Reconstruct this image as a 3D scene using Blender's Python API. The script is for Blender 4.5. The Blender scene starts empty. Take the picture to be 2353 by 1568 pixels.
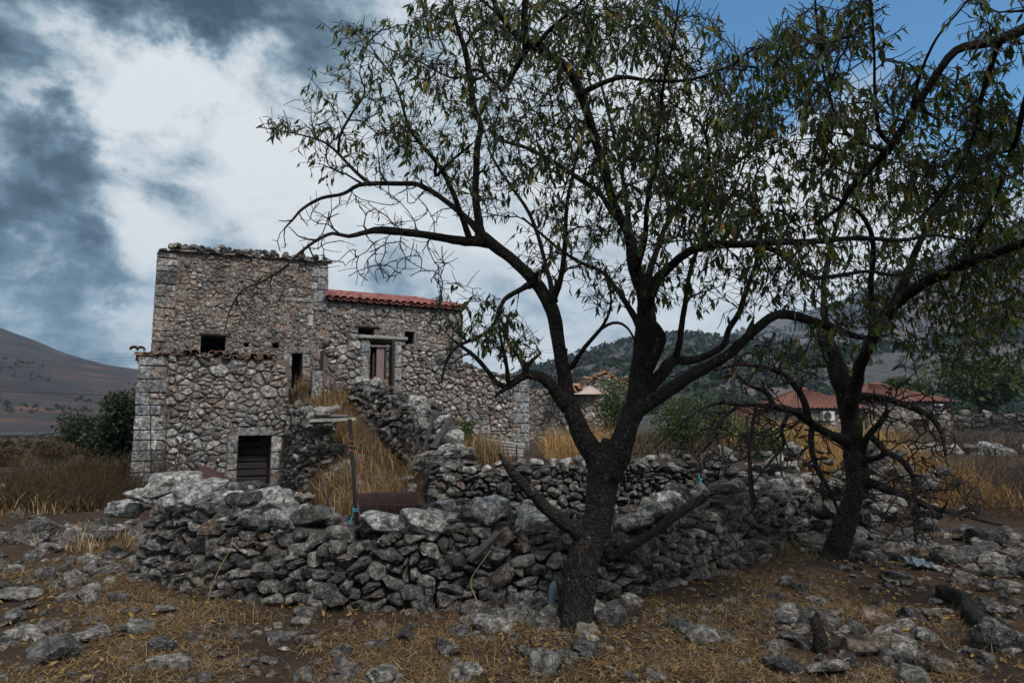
import bpy, bmesh, math, random
import numpy as np
from mathutils import Vector, Matrix, noise as mnoise

SC = bpy.context.scene
COL = SC.collection
R = math.radians
# ------------------------------------------------------------------ camera, sky, sun, exposure
PITCH = R(6.8)
CAMZ = 1.6
FPX, CX, CY = 1568.0, 1176.0, 784.0          # photo measured on a 2352 x 1568 sheet, 24 mm lens
CT, ST = math.cos(PITCH), math.sin(PITCH)
cam = bpy.data.cameras.new('camera'); cam.lens = 24; cam.sensor_width = 36
cam.clip_start = 0.1; cam.clip_end = 9000
camo = bpy.data.objects.new('camera', cam); COL.objects.link(camo)
camo.location = (0, 0, CAMZ); camo.rotation_euler = (math.pi / 2 + PITCH, 0, 0)
SC.camera = camo

SUN_EL, SUN_AZ = 50.0, 152.0                # azimuth clockwise from +Y (view direction)
EXPOSURE = 0.32
HAZE = 0.00022
sun = bpy.data.lights.new('sun', 'SUN'); sun.energy = 2.7; sun.angle = R(10); sun.color = (1.0, 0.965, 0.92)
suno = bpy.data.objects.new('sun', sun); COL.objects.link(suno)
_sd = Vector((math.sin(R(SUN_AZ)) * math.cos(R(SUN_EL)), math.cos(R(SUN_AZ)) * math.cos(R(SUN_EL)), math.sin(R(SUN_EL))))
suno.rotation_euler = _sd.to_track_quat('Z', 'Y').to_euler()
SC.view_settings.view_transform = 'Standard'; SC.view_settings.look = 'None'
SC.view_settings.exposure = EXPOSURE; SC.view_settings.gamma = 1.0
SC.view_settings.use_curve_mapping = False


def ray(px, py):
    u = (px - CX) / FPX; v = (CY - py) / FPX
    f = CT - ST * v
    return u / f, (ST + CT * v) / f


def at(px, py, Y):
    a, b = ray(px, py)
    return Vector((a * Y, Y, CAMZ + b * Y))


def direction(px, py):
    a, b = ray(px, py)
    return Vector((a, 1, b)).normalized()


def sstep(a, b, x):
    t = min(1.0, max(0.0, (x - a) / (b - a)))
    return t * t * (3 - 2 * t)


def lerp(a, b, t):
    return a + (b - a) * t


# ------------------------------------------------------------------ node helpers
class NT:
    def __init__(self, tree):
        self.t = tree

    def n(self, typ, props=None, **ins):
        nd = self.t.nodes.new('ShaderNode' + typ)
        for k, v in (props or {}).items():
            setattr(nd, k, v)
        for k, v in ins.items():
            key = int(k[1:]) if k[0] == 'i' and k[1:].isdigit() else k.replace('_', ' ')
            s = nd.inputs[key]
            if hasattr(v, 'is_output'):
                self.t.links.new(v, s)
            elif isinstance(v, (tuple, list)) and len(v) == 3 and s.type == 'RGBA':
                s.default_value = (*v, 1)
            else:
                s.default_value = v
        return nd

    def math(self, op, a, b=0.0, clamp=False):
        return self.n('Math', {'operation': op, 'use_clamp': clamp}, i0=a, i1=b).outputs[0]

    def vmath(self, op, a, b=(0, 0, 0)):
        nd = self.n('VectorMath', {'operation': op}, i0=a, i1=b)
        return nd.outputs['Value'] if op in ('DISTANCE', 'LENGTH', 'DOT_PRODUCT') else nd.outputs[0]

    def noise(self, vec, scale, detail=4.0, rough=0.55, dist=0.0):
        return self.n('TexNoise', None, Vector=vec, Scale=scale, Detail=detail, Roughness=rough, Distortion=dist).outputs[0]

    def ramp(self, fac, stops, mode='LINEAR'):
        nd = self.n('ValToRGB', None, Fac=fac)
        e = nd.color_ramp.elements
        nd.color_ramp.interpolation = mode
        while len(e) < len(stops):
            e.new(0.5)
        for el, (p, c) in zip(e, stops):
            el.position = p
            el.color = (*c, 1) if isinstance(c, (tuple, list)) else (c, c, c, 1)
        return nd.outputs[0]

    def mapr(self, v, a, b, c=0.0, d=1.0, smooth=False):
        return self.n('MapRange', {'interpolation_type': 'SMOOTHSTEP' if smooth else 'LINEAR'}, i0=v, i1=a, i2=b, i3=c, i4=d).outputs[0]

    def mix(self, f, a, b, blend='MIX'):
        nd = self.t.nodes.new('ShaderNodeMix'); nd.data_type = 'RGBA'; nd.blend_type = blend
        for idx, v in ((0, f), (6, a), (7, b)):
            s = nd.inputs[idx]
            if hasattr(v, 'is_output'):
                self.t.links.new(v, s)
            elif isinstance(v, (tuple, list)):
                s.default_value = (*v, 1)
            else:
                s.default_value = v
        return nd.outputs[2]


def new_mat(name):
    m = bpy.data.materials.new(name); m.use_nodes = True
    t = m.node_tree
    for nd in list(t.nodes):
        t.nodes.remove(nd)
    k = NT(t)
    b = k.n('BsdfPrincipled'); o = k.n('OutputMaterial')
    t.links.new(b.outputs[0], o.inputs[0])
    b.inputs['Roughness'].default_value = 0.9
    b.inputs['Specular IOR Level'].default_value = 0.2
    return m, k, b, o


# ------------------------------------------------------------------ world: Nishita sky with a cloud layer
W = bpy.data.worlds.new('World'); SC.world = W; W.use_nodes = True
wt = W.node_tree
for nd in list(wt.nodes):
    wt.nodes.remove(nd)
k = NT(wt)
bg = k.n('Background'); wo = k.n('OutputWorld'); wt.links.new(bg.outputs[0], wo.inputs[0])
bg.inputs['Strength'].default_value = 0.1
sky = wt.nodes.new('ShaderNodeTexSky'); sky.sky_type = 'NISHITA'; sky.sun_disc = False
sky.sun_elevation = R(SUN_EL); sky.sun_rotation = R(SUN_AZ); sky.air_density = 1.0; sky.dust_density = 0.6; sky.ozone_density = 1.5
tc = k.n('TexCoord').outputs['Generated']
sep = k.n('SeparateXYZ', None, i0=tc)
cq = k.vmath('MULTIPLY', tc, (1.0, 1.0, 1.7))
n_big = k.noise(cq, 2.3, 8, 0.6, 0.3)
n_mid = k.noise(k.vmath('ADD', cq, (3.7, 1.9, 0.4)), 5.2, 10, 0.6, 0.25)
n_fine = k.noise(k.vmath('ADD', cq, (1.2, 8.1, 2.2)), 12.0, 9, 0.62, 0.2)
_w1 = k.vmath('SUBTRACT', k.n('TexNoise', None, Vector=tc, Scale=6.0, Detail=8.0, Roughness=0.62).outputs[1], (.5, .5, .5))
tcw = k.vmath('ADD', tc, k.vmath('MULTIPLY', _w1, (.26, .26, .26)))


def blob(px, py, rad, soft=1.0):
    """angular blob of cloud round a compass direction, 1 in the middle"""
    d = k.vmath('DISTANCE', tcw, tuple(direction(px, py)))
    return k.mapr(d, rad * soft, 0.0, 0.0, 1.0, True)


def total(lst):
    v = None
    for b_, w_ in lst:
        x = k.math('MULTIPLY', b_, w_)
        v = x if v is None else k.math('ADD', v, x)
    return v


# where open sky shows (blue), where the cloud is thick and dark, where it is bright
clear = total([(blob(2250, -30, .48), .88), (blob(1720, 20, .20), .75), (blob(525, 206, .05), 1.1), (blob(595, 150, .04), .5),
               (blob(200, 800, .16), .25), (blob(1270, 730, .20), .3), (blob(950, 640, .14), .3), (blob(60, 690, .12), .25)])
dark = total([(blob(-30, 190, .10), .85), (blob(70, 270, .075), .6), (blob(180, 380, .095), .95), (blob(60, 410, .10), .4), (blob(70, 575, .13), .95), (blob(228, 570, .08), .6),
              (blob(405, 352, .095), 1.0), (blob(330, 340, .07), .4), (blob(150, 5, .11), .95), (blob(345, -5, .11), 1.0), (blob(450, 10, .09), .8), (blob(-250, 450, .26), .45), (blob(570, 50, .16), .6), (blob(700, 75, .18), .5), (blob(820, 30, .2), .42), (blob(490, 545, .08), .5), (blob(900, 650, .12), .45), (blob(-80, -80, .2), .4), (blob(60, 690, .12), .3), (blob(200, 800, .12), .4), (blob(1270, 730, .16), .3)])
dark = k.math('MULTIPLY', k.math('MULTIPLY', dark, .85), k.mapr(k.math('ADD', n_mid, k.math('MULTIPLY', n_fine, .5)), .55, .95, .5, 1.35))
lite = total([(blob(240, 170, .13), .55), (blob(330, 270, .12), .5), (blob(290, 450, .12), .4), (blob(420, 170, .22), .45), (blob(620, 240, .14), .4), (blob(480, 480, .26), .35), (blob(200, 715, .09), .75), (blob(300, 760, .07), .5), (blob(720, 420, .30), .35), (blob(1250, 800, .07), .4), (blob(1500, 450, .45), .4), (blob(2000, 480, .35), .4)])
low = k.mapr(sep.outputs[2], 0.2, 0.02, 0.0, 0.45)
cover = k.math('ADD', k.math('ADD', k.math('SUBTRACT', k.math('ADD', k.math('MULTIPLY', n_big, 0.8), k.math('MULTIPLY', n_mid, 0.7)), k.math('MULTIPLY', clear, 0.72)), k.math('MULTIPLY', k.math('ADD', lite, dark), 0.45)), low)
cover_f = k.mapr(cover, 0.34, 0.66, 0.0, 1.0, True)
shade = k.math('ADD', k.math('ADD', k.math('MULTIPLY', dark, 1.05), k.math('ADD', k.math('MULTIPLY', n_mid, 1.9), k.math('MULTIPLY', n_big, 0.5))),
               k.math('ADD', k.math('SUBTRACT', k.math('MULTIPLY', n_fine, 0.8), k.math('MULTIPLY', lite, 0.45)), k.math('MULTIPLY', low, 0.35)))
cloud = k.ramp(k.mapr(shade, 1.33, 2.95), [(0.0, (6.3, 6.6, 6.75)), (0.18, (4.9, 5.4, 5.8)), (0.36, (2.7, 3.45, 4.05)), (0.56, (1.15, 1.75, 2.3)), (0.8, (0.5, 0.82, 1.15)), (1.0, (0.3, 0.55, 0.8))]
               )
blue = k.mix(1.0, sky.outputs[0], (0.66, 1.12, 1.3), 'MULTIPLY')
wt.links.new(k.mix(cover_f, blue, cloud), bg.inputs['Color'])


# ------------------------------------------------------------------ materials
def pos_of(k):
    return k.n('NewGeometry').outputs['Position']


def tint_of(k):
    a = k.n('Attribute', {'attribute_name': 'tint'}).outputs['Fac']
    r = k.n('ObjectInfo').outputs['Random']
    return k.math('FRACT', k.math('ADD', a, r))


def stone_mat(name, stops, lichen=0.5, grime=0.5, bump=0.6, scale=1.0, patch=None, patch_amt=0.0):
    m, k, b, o = new_mat(name)
    p = pos_of(k)
    base = k.ramp(tint_of(k), stops)
    g = k.noise(p, 1.6 * scale, 6, 0.65)
    base = k.mix(k.mapr(g, 0.40, 0.68, 0, grime), base, (0.045, 0.044, 0.044))
    if patch:
        base = k.mix(k.mapr(k.noise(k.vmath('ADD', p, (5.3, 1.7, 8.1)), 0.75, 6, 0.65, 0.4), 0.45, 0.6, 0, patch_amt), base, patch)
    f = k.noise(p, 14 * scale, 9, 0.7, 0.4)
    base = k.mix(1.0, base, k.ramp(f, [(0.38, 0.3), (0.5, 0.9), (0.61, 1.9)]), 'MULTIPLY')
    l = k.noise(p, 42 * scale, 4, 0.6)
    l2 = k.noise(p, 4.5 * scale, 3, 0.5)
    base = k.mix(k.math('MULTIPLY', k.mapr(l, 0.58, 0.66), k.mapr(l2, 0.45, 0.6, 0, lichen)), base, (0.52, 0.52, 0.49))
    m.node_tree.links.new(base, b.inputs['Base Color'])
    v = k.n('TexVoronoi', {'feature': 'DISTANCE_TO_EDGE'}, Vector=k.vmath('ADD', p, k.n('TexNoise', None, Vector=p, Scale=6.0 * scale, Detail=4.0).outputs[1]), Scale=5.5 * scale).outputs['Distance']
    crack = k.mapr(v, 0.0, 0.05, 0.0, 0.5)
    hgt = k.math('ADD', k.math('ADD', k.math('MULTIPLY', f, 1.0), crack), k.math('MULTIPLY', k.noise(p, 60 * scale, 5, 0.7), 0.3))
    bm = k.n('Bump', None, Strength=bump, Distance=0.06 / scale, Height=hgt)
    m.node_tree.links.new(bm.outputs[0], b.inputs['Normal'])
    return m


GREY = [(0.0, (0.056, 0.055, 0.055)), (0.15, (0.135, 0.127, 0.121)), (0.3, (0.284, 0.263, 0.234)), (0.42, (0.087, 0.083, 0.078)), (0.55, (0.174, 0.163, 0.150)), (0.68, (0.332, 0.307, 0.272)), (0.8, (0.071, 0.069, 0.068)), (0.9, (0.198, 0.148, 0.112)), (1.0, (0.119, 0.113, 0.112))]
TAN = [(0.0, (0.138, 0.138, 0.139)), (0.15, (0.337, 0.327, 0.313)), (0.3, (0.194, 0.190, 0.186)), (0.45, (0.452, 0.441, 0.424)), (0.58, (0.310, 0.252, 0.214)), (0.7, (0.128, 0.130, 0.133)), (0.84, (0.487, 0.481, 0.463)), (1.0, (0.261, 0.217, 0.189))]
M_ROCK = stone_mat('limestone_rubble', GREY, 0.6, 0.6, 1.0)
M_PALE = stone_mat('bleached_limestone', [(0.0, (0.3, 0.295, 0.285)), (0.4, (0.42, 0.41, 0.39)), (0.7, (0.34, 0.32, 0.3)), (1.0, (0.48, 0.475, 0.46))], .6, .35, 1.0)
M_WALL = stone_mat('limestone_masonry', TAN, 0.45, 0.45, 0.8, 1.0, (0.4, 0.29, 0.23), .35)
M_TOWER = stone_mat('weathered_masonry', [(0.0, (0.12, 0.12, 0.12)), (0.25, (0.22, 0.21, 0.2)), (0.45, (0.3, 0.275, 0.25)), (0.6, (0.15, 0.148, 0.148)), (0.75, (0.3, 0.24, 0.195)), (0.9, (0.38, 0.36, 0.335)), (1.0, (0.2, 0.185, 0.175))], 0.4, 0.6, 0.8, 1.0, (0.33, 0.24, 0.19), .55)
M_DRESSED = stone_mat('dressed_stone', [(0.0, (0.26, 0.265, 0.27)), (0.5, (0.36, 0.35, 0.34)), (1.0, (0.2, 0.205, 0.21))], 0.3, 0.7, 0.7)
M_FAR = stone_mat('far_masonry', [(0.0, (0.2, 0.17, 0.145)), (0.5, (0.29, 0.255, 0.22)), (1.0, (0.15, 0.135, 0.12))], 0.3, 0.3, 0.5)


def simple_mat(name, c1, c2, scale=8.0, rough=0.9, bump=0.3, dist=0.01, spec=0.2, tint=None, stretch=None):
    m, k, b, o = new_mat(name)
    p = pos_of(k)
    if stretch:
        p = k.vmath('MULTIPLY', p, stretch)
    n = k.noise(p, scale, 7, 0.65, 0.3)
    base = k.mix(k.mapr(n, 0.3, 0.7), c1, c2)
    if tint:
        base = k.mix(1.0, base, k.ramp(tint_of(k), [(0.0, tint[0]), (1.0, tint[1])]), 'MULTIPLY')
    m.node_tree.links.new(base, b.inputs['Base Color'])
    b.inputs['Roughness'].default_value = rough
    b.inputs['Specular IOR Level'].default_value = spec
    bm = k.n('Bump', None, Strength=bump, Distance=dist, Height=n)
    m.node_tree.links.new(bm.outputs[0], b.inputs['Normal'])
    return m


M_MORTAR = simple_mat('earth_mortar', (0.05, 0.043, 0.038), (0.17, 0.13, 0.105), 4.0, bump=0.8, dist=0.04)
M_RENDER = stone_mat('old_render', [(0.0, (0.31, 0.235, 0.19)), (1.0, (0.31, 0.235, 0.19))], .5, .85, 1.0, 1.3, (0.24, 0.215, 0.195), .8)
M_CORE = simple_mat('wall_core', (0.03, 0.03, 0.03), (0.07, 0.065, 0.06), 6.0, bump=0.8, dist=0.04)
M_PLASTER = simple_mat('old_plaster', (0.34, 0.25, 0.2), (0.45, 0.38, 0.33), 5.0, bump=0.5, dist=0.02)
M_TILE = simple_mat('red_tile', (0.15, 0.052, 0.048), (0.34, 0.15, 0.13), 6.0, tint=((0.6, 0.55, 0.55), (1.35, 1.3, 1.25)))
M_OLDTILE = simple_mat('old_tile', (0.13, 0.07, 0.05), (0.26, 0.17, 0.12), 14.0, tint=((0.5, 0.5, 0.5), (1.3, 1.2, 1.1)))
M_BROKENTILE = simple_mat('broken_tile', (0.32, 0.16, 0.09), (0.42, 0.28, 0.18), 10.0, tint=((0.5, 0.5, 0.5), (1.3, 1.2, 1.1)))
M_WOOD = simple_mat('weathered_wood', (0.1, 0.095, 0.09), (0.3, 0.285, 0.265), 18.0, bump=0.6, tint=((0.7, 0.7, 0.7), (1.2, 1.2, 1.2)))
M_WOODLOG = simple_mat("grey_log", (0.02, 0.018, 0.017), (0.085, 0.078, 0.07), 16.0, bump=0.8, dist=.02)
M_DARKWOOD = simple_mat('dark_wood', (0.02, 0.019, 0.019), (0.06, 0.055, 0.05), 14.0, bump=0.6)
M_PINK = simple_mat('faded_red_wood', (0.16, 0.10, 0.105), (0.27, 0.2, 0.2), 14.0)
M_IRON = simple_mat('black_iron', (0.012, 0.012, 0.013), (0.035, 0.028, 0.025), 20.0, rough=0.7)
M_RUST = simple_mat('rusty_iron', (0.025, 0.012, 0.01), (0.06, 0.03, 0.026), 7.0, rough=0.8, bump=0.4)
M_WIRE = simple_mat('old_wire', (0.05, 0.05, 0.052), (0.1, 0.1, 0.1), 7.0, rough=0.6)
M_ORANGE = simple_mat('orange_rope', (0.4, 0.1, 0.05), (0.5, 0.17, 0.1), 30.0)
M_BLUE = simple_mat('blue_rope', (0.03, 0.22, 0.33), (0.06, 0.33, 0.45), 30.0)
M_BAG = simple_mat('plastic_film', (0.05, 0.08, 0.1), (0.17, 0.22, 0.26), 12.0, rough=0.4, spec=0.4)
M_WHITE = simple_mat('white_paint', (0.42, 0.42, 0.41), (0.56, 0.56, 0.54), 4.0, rough=0.5)
M_GREYBOX = simple_mat('grey_grille', (0.1, 0.1, 0.1), (0.2, 0.2, 0.2), 10.0)
M_WATER, _k, _b, _o = new_mat('lake_water')
_b.inputs['Base Color'].default_value = (0.05, 0.07, 0.08, 1); _b.inputs['Roughness'].default_value = 0.12; _b.inputs['Specular IOR Level'].default_value = 0.5
_p = _k.vmath('MULTIPLY', pos_of(_k), (0.6, 2.0, 1))
_bm = _k.n('Bump', None, Strength=0.35, Distance=0.2, Height=_k.noise(_p, 0.6, 4))
M_WATER.node_tree.links.new(_bm.outputs[0], _b.inputs['Normal'])


def bark_mat(name, c1, c2, lichen):
    m, k, b, o = new_mat(name)
    p = pos_of(k)
    n = k.noise(p, 22, 8, 0.7, 0.6)
    base = k.mix(k.mapr(n, 0.35, 0.7), c1, c2)
    l = k.noise(p, 46, 4, 0.6); l2 = k.noise(p, 5, 4, 0.6)
    base = k.mix(k.math('MULTIPLY', k.mapr(l, 0.60, 0.66), k.mapr(l2, 0.52, 0.63, 0, lichen)), base, (0.26, 0.26, 0.235))
    r1 = k.noise(k.vmath('ADD', p, (9, 4, 2)), 12, 5, 0.65); r2 = k.noise(k.vmath('ADD', p, (4, 7, 1)), 2.6, 3, 0.5)
    base = k.mix(k.math('MULTIPLY', k.mapr(r1, 0.56, 0.64), k.mapr(r2, 0.54, 0.66, 0, lichen * .7)), base, (0.16, 0.07, 0.03))
    m.node_tree.links.new(base, b.inputs['Base Color'])
    pv = k.vmath('MULTIPLY', p, (1, 1, 0.35))
    v = k.n('TexVoronoi', {'feature': 'DISTANCE_TO_EDGE'}, Vector=k.vmath('ADD', pv, k.vmath('MULTIPLY', k.n('TexNoise', None, Vector=p, Scale=9.0, Detail=4.0).outputs[1], (.12, .12, .12))), Scale=26.0).outputs['Distance']
    bm = k.n('Bump', None, Strength=1.0, Distance=0.02, Height=k.math('ADD', k.mapr(v, 0, 0.25), k.math('MULTIPLY', n, 0.8)))
    m.node_tree.links.new(bm.outputs[0], b.inputs['Normal'])
    return m


M_BARK = bark_mat('almond_bark', (0.008, 0.007, 0.0065), (0.042, 0.037, 0.033), 0.75)
M_TWIG = simple_mat('twig_bark', (0.016, 0.014, 0.013), (0.04, 0.034, 0.03), 20.0)
M_DEADTWIG = simple_mat('dead_twig', (0.035, 0.028, 0.022), (0.085, 0.07, 0.055), 20.0)


def leaf_mat(name, stops, trans=0.35, rough=0.55, through=(1.3, 1.35, 0.7)):
    m, k, b, o = new_mat(name)
    col = k.ramp(tint_of(k), stops)
    m.node_tree.links.new(col, b.inputs['Base Color'])
    b.inputs['Roughness'].default_value = rough; b.inputs['Specular IOR Level'].default_value = 0.25
    t = k.n('BsdfTranslucent', None, Color=k.mix(1.0, col, through, 'MULTIPLY'))
    x = k.n('MixShader', None, i0=trans, i1=b.outputs[0], i2=t.outputs[0])
    m.node_tree.links.new(x.outputs[0], o.inputs[0])
    return m


M_LEAF = leaf_mat('almond_leaf', [(0.0, (0.022, 0.04, 0.015)), (0.35, (0.038, 0.066, 0.02)), (0.65, (0.058, 0.088, 0.026)), (0.9, (0.085, 0.1, 0.03)), (0.95, (0.26, 0.18, 0.03)), (1.0, (0.18, 0.075, 0.03))], .42)
M_FIG = leaf_mat('bright_shrub_leaf', [(0.0, (0.018, 0.034, 0.013)), (0.5, (0.04, 0.066, 0.022)), (1.0, (0.085, 0.115, 0.04))])
M_DARKLEAF = leaf_mat('dark_evergreen_leaf', [(0.0, (0.012, 0.02, 0.012)), (0.6, (0.025, 0.038, 0.018)), (1.0, (0.05, 0.06, 0.024))], 0.2)
M_PINE = leaf_mat('pine_leaf', [(0.0, (0.025, 0.045, 0.018)), (0.6, (0.045, 0.07, 0.022)), (1.0, (0.075, 0.095, 0.03))], 0.2)
M_HERB = leaf_mat('dry_herb', [(0.0, (0.04, 0.024, 0.012)), (0.4, (0.06, 0.036, 0.017)), (0.7, (0.035, 0.034, 0.016)), (1.0, (0.12, 0.075, 0.03))], 0.3, .8, (1.1, 1, .9))
M_STRAW = leaf_mat('dry_straw', [(0.0, (0.07, 0.042, 0.021)), (0.4, (0.165, 0.105, 0.05)), (0.75, (0.29, 0.195, 0.09)), (1.0, (0.43, 0.32, 0.17))], 0.3, .7, (1.1, 1, .9))
M_GOLD = leaf_mat('golden_grass', [(0.0, (0.22, 0.125, 0.045)), (0.5, (0.36, 0.22, 0.08)), (1.0, (0.48, 0.32, 0.13))], 0.35, .7, (1.1, 1, .9))
M_LITTER = leaf_mat('fallen_leaf', [(0.0, (0.1, 0.05, 0.02)), (0.5, (0.25, 0.15, 0.045)), (0.85, (0.36, 0.24, 0.08)), (1.0, (0.2, 0.1, 0.04))], 0.25, .7, (1.1, 1, .9))
M_SCRUB = leaf_mat('hill_scrub', [(0.0, (0.018, 0.026, 0.018)), (0.6, (0.03, 0.04, 0.026)), (1.0, (0.045, 0.054, 0.032))], 0.1, 0.9)


# ------------------------------------------------------------------ object helpers
def link(name, me, parent=None, loc=None, mat=None):
    o = bpy.data.objects.new(name, me); COL.objects.link(o)
    if loc is not None:
        o.location = loc
    if parent is not None:
        o.parent = parent
    if mat is not None and me is not None and len(me.materials) == 0:
        me.materials.append(mat)
    return o


def tag(o, label=None, cat=None, group=None, kind=None):
    if label: o['label'] = label
    if cat: o['category'] = cat
    if group: o['group'] = group
    if kind: o['kind'] = kind
    return o


def empty(name, loc, label=None, cat=None, group=None):
    o = bpy.data.objects.new(name, None); COL.objects.link(o); o.location = loc; o.empty_display_size = 0.2
    return tag(o, label, cat, group)


class MB:
    """collects vertices, faces and one tint per vertex; build() makes one mesh object"""
    def __init__(self):
        self.v = []; self.f = []; self.t = []

    def add(self, vs, fs, tint=0.0):
        b = len(self.v)
        self.v.extend([tuple(p) for p in vs]); self.t.extend([tint] * len(vs))
        self.f.extend([tuple(i + b for i in f) for f in fs])

    def box(self, c, size, rot=None, tint=0.0, jit=0.0, rng=random):
        hx, hy, hz = size[0] / 2, size[1] / 2, size[2] / 2
        vs = []
        for sx, sy, sz in ((-1, -1, -1), (1, -1, -1), (1, 1, -1), (-1, 1, -1), (-1, -1, 1), (1, -1, 1), (1, 1, 1), (-1, 1, 1)):
            p = Vector((sx * hx, sy * hy, sz * hz))
            if jit:
                p += Vector((rng.uniform(-jit, jit), rng.uniform(-jit, jit), rng.uniform(-jit, jit)))
            if rot is not None:
                p = rot @ p
            vs.append(Vector(c) + p)
        self.add(vs, [(0, 3, 2, 1), (4, 5, 6, 7), (0, 1, 5, 4), (1, 2, 6, 5), (2, 3, 7, 6), (3, 0, 4, 7)], tint)

    def tube(self, pts, rad, sides=6, tint=0.0, rough=0.0, seed=0.0, cap=True):
        n = len(pts)
        vs = []; fs = []
        up = Vector((0.13, 0.31, 0.94)).normalized()
        d0 = (pts[1] - pts[0])
        x = d0.cross(up)
        if x.length < 1e-6: x = d0.cross(Vector((1, 0, 0)))
        x.normalize()
        for i in range(n):
            a = pts[max(0, i - 1)]; b = pts[min(n - 1, i + 1)]
            d = b - a
            if d.length < 1e-9: d = d0
            d.normalize()
            x = (x - d * x.dot(d))
            if x.length < 1e-6: x = d.orthogonal()
            x.normalize()
            y = d.cross(x)
            r = rad[i] if hasattr(rad, '__len__') else rad
            for j in range(sides):
                a_ = 2 * math.pi * j / sides
                rr = r
                if rough:
                    q = pts[i] * (0.9 / max(r, 0.02) * 0.3) + Vector((math.cos(a_), math.sin(a_), seed)) * (1.7 if sides >= 14 else 1.0)
                    rr = r * (1 + rough * mnoise.noise(q) + rough * 0.5 * mnoise.noise(q * 2.7))
                vs.append(pts[i] + x * (math.cos(a_) * rr) + y * (math.sin(a_) * rr))
        for i in range(n - 1):
            for j in range(sides):
                j2 = (j + 1) % sides
                fs.append((i * sides + j, i * sides + j2, (i + 1) * sides + j2, (i + 1) * sides + j))
        if cap:
            fs.append(tuple(range(sides - 1, -1, -1)))
            fs.append(tuple((n - 1) * sides + j for j in range(sides)))
        self.add(vs, fs, tint)

    def mesh(self, name, origin=(0, 0, 0), smooth=False):
        me = bpy.data.meshes.new(name)
        V = np.array(self.v, dtype=np.float32) - np.array(origin, dtype=np.float32)
        me.from_pydata(V.tolist(), [], self.f)
        a = me.attributes.new('tint', 'FLOAT', 'POINT')
        a.data.foreach_set('value', np.array(self.t, dtype=np.float32))
        if smooth:
            me.polygons.foreach_set('use_smooth', [True] * len(me.polygons))
        me.update()
        return me

    def build(self, name, mat, parent=None, smooth=False, centre=False):
        """vertices are world coordinates; children are stored relative to their parent's place"""
        po = parent_place(parent)
        if centre and self.v:
            c = np.array(self.v).mean(axis=0)
            o = link(name, self.mesh(name, c, smooth), parent, Vector(c) - po, mat)
        else:
            o = link(name, self.mesh(name, po, smooth), parent, None, mat)
        return o


def parent_place(p):
    v = Vector((0, 0, 0))
    while p is not None:
        v += p.location; p = p.parent
    return v


def spline(pts, step):
    """Catmull-Rom through points whose items are tuples of floats; resampled about every `step` of the first three"""
    P = [np.array(p, dtype=float) for p in pts]
    out = []
    for i in range(len(P) - 1):
        p0 = P[i - 1] if i > 0 else 2 * P[0] - P[1]
        p1, p2 = P[i], P[i + 1]
        p3 = P[i + 2] if i + 2 < len(P) else 2 * P[-1] - P[-2]
        n = max(1, int(np.linalg.norm((p2 - p1)[:3]) / step))
        for q in range(n):
            t = q / n
            out.append(0.5 * ((2 * p1) + (-p0 + p2) * t + (2 * p0 - 5 * p1 + 4 * p2 - p3) * t * t + (-p0 + 3 * p1 - 3 * p2 + p3) * t ** 3))
    out.append(P[-1])
    return out


# ------------------------------------------------------------------ rocks
def hull_mesh(name, pts, bev=0.0):
    bm = bmesh.new()
    for p in pts:
        bm.verts.new(p)
    r = bmesh.ops.convex_hull(bm, input=bm.verts)
    bmesh.ops.delete(bm, geom=[g for g in r['geom_interior'] if isinstance(g, bmesh.types.BMVert)], context='VERTS')
    bmesh.ops.dissolve_limit(bm, angle_limit=R(9), verts=bm.verts[:], edges=bm.edges[:])
    if bev:
        bmesh.ops.bevel(bm, geom=bm.edges[:], offset=bev, segments=1, affect='EDGES', clamp_overlap=True)
    me = bpy.data.meshes.new(name); bm.to_mesh(me); bm.free()
    return me


def rock_points(rng, n=18, flat=1.0):
    pts = []
    for _ in range(n):
        v = Vector((rng.gauss(0, 1), rng.gauss(0, 1), rng.gauss(0, 1))).normalized()
        r = rng.uniform(0.78, 1.0)
        e = 0.62
        v = Vector([math.copysign(abs(c) ** e, c) for c in v]) * r * 0.62     # towards a block
        pts.append(Vector((v.x, v.y, v.z * flat)))
    return pts


_rng = random.Random(5)
ROCKS = []
for i in range(26):
    me = hull_mesh('rock', rock_points(_rng, _rng.randint(13, 22), _rng.uniform(.55, .9)), 0.035)
    me.materials.append(M_ROCK); ROCKS.append(me)
BOULDERS = []                                   # larger ones: broken faces with ledges
for i in range(14):
    me = hull_mesh('boulder', rock_points(_rng, _rng.randint(16, 26), _rng.uniform(.5, .8)), 0.03)
    bm = bmesh.new(); bm.from_mesh(me)
    bmesh.ops.triangulate(bm, faces=bm.faces[:])
    bmesh.ops.subdivide_edges(bm, edges=[e for e in bm.edges if e.calc_length() > .22], cuts=1, use_grid_fill=True)
    bmesh.ops.subdivide_edges(bm, edges=[e for e in bm.edges if e.calc_length() > .2], cuts=1, use_grid_fill=True)
    sd = _rng.uniform(0, 50)
    for v in bm.verts:
        q = v.co * 2.6 + Vector((sd, sd, sd))
        v.co += v.co.normalized() * (0.11 * mnoise.noise(q) + 0.05 * mnoise.noise(q * 3.1))
    bm.to_mesh(me); bm.free(); ROCK_T = me
    me.materials.append(M_ROCK); BOULDERS.append(me)


def rock_obj(name, me, loc, size, rng, parent=None, tilt=0.5):
    o = link(name, me, parent, Vector(loc) - parent_place(parent))
    s = size if hasattr(size, '__len__') else (size * rng.uniform(.8, 1.25), size * rng.uniform(.7, 1.1), size * rng.uniform(.65, 1.0))
    o.scale = s
    o.rotation_euler = (rng.uniform(-tilt, tilt), rng.uniform(-tilt, tilt), rng.uniform(0, 6.28))
    return o


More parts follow.
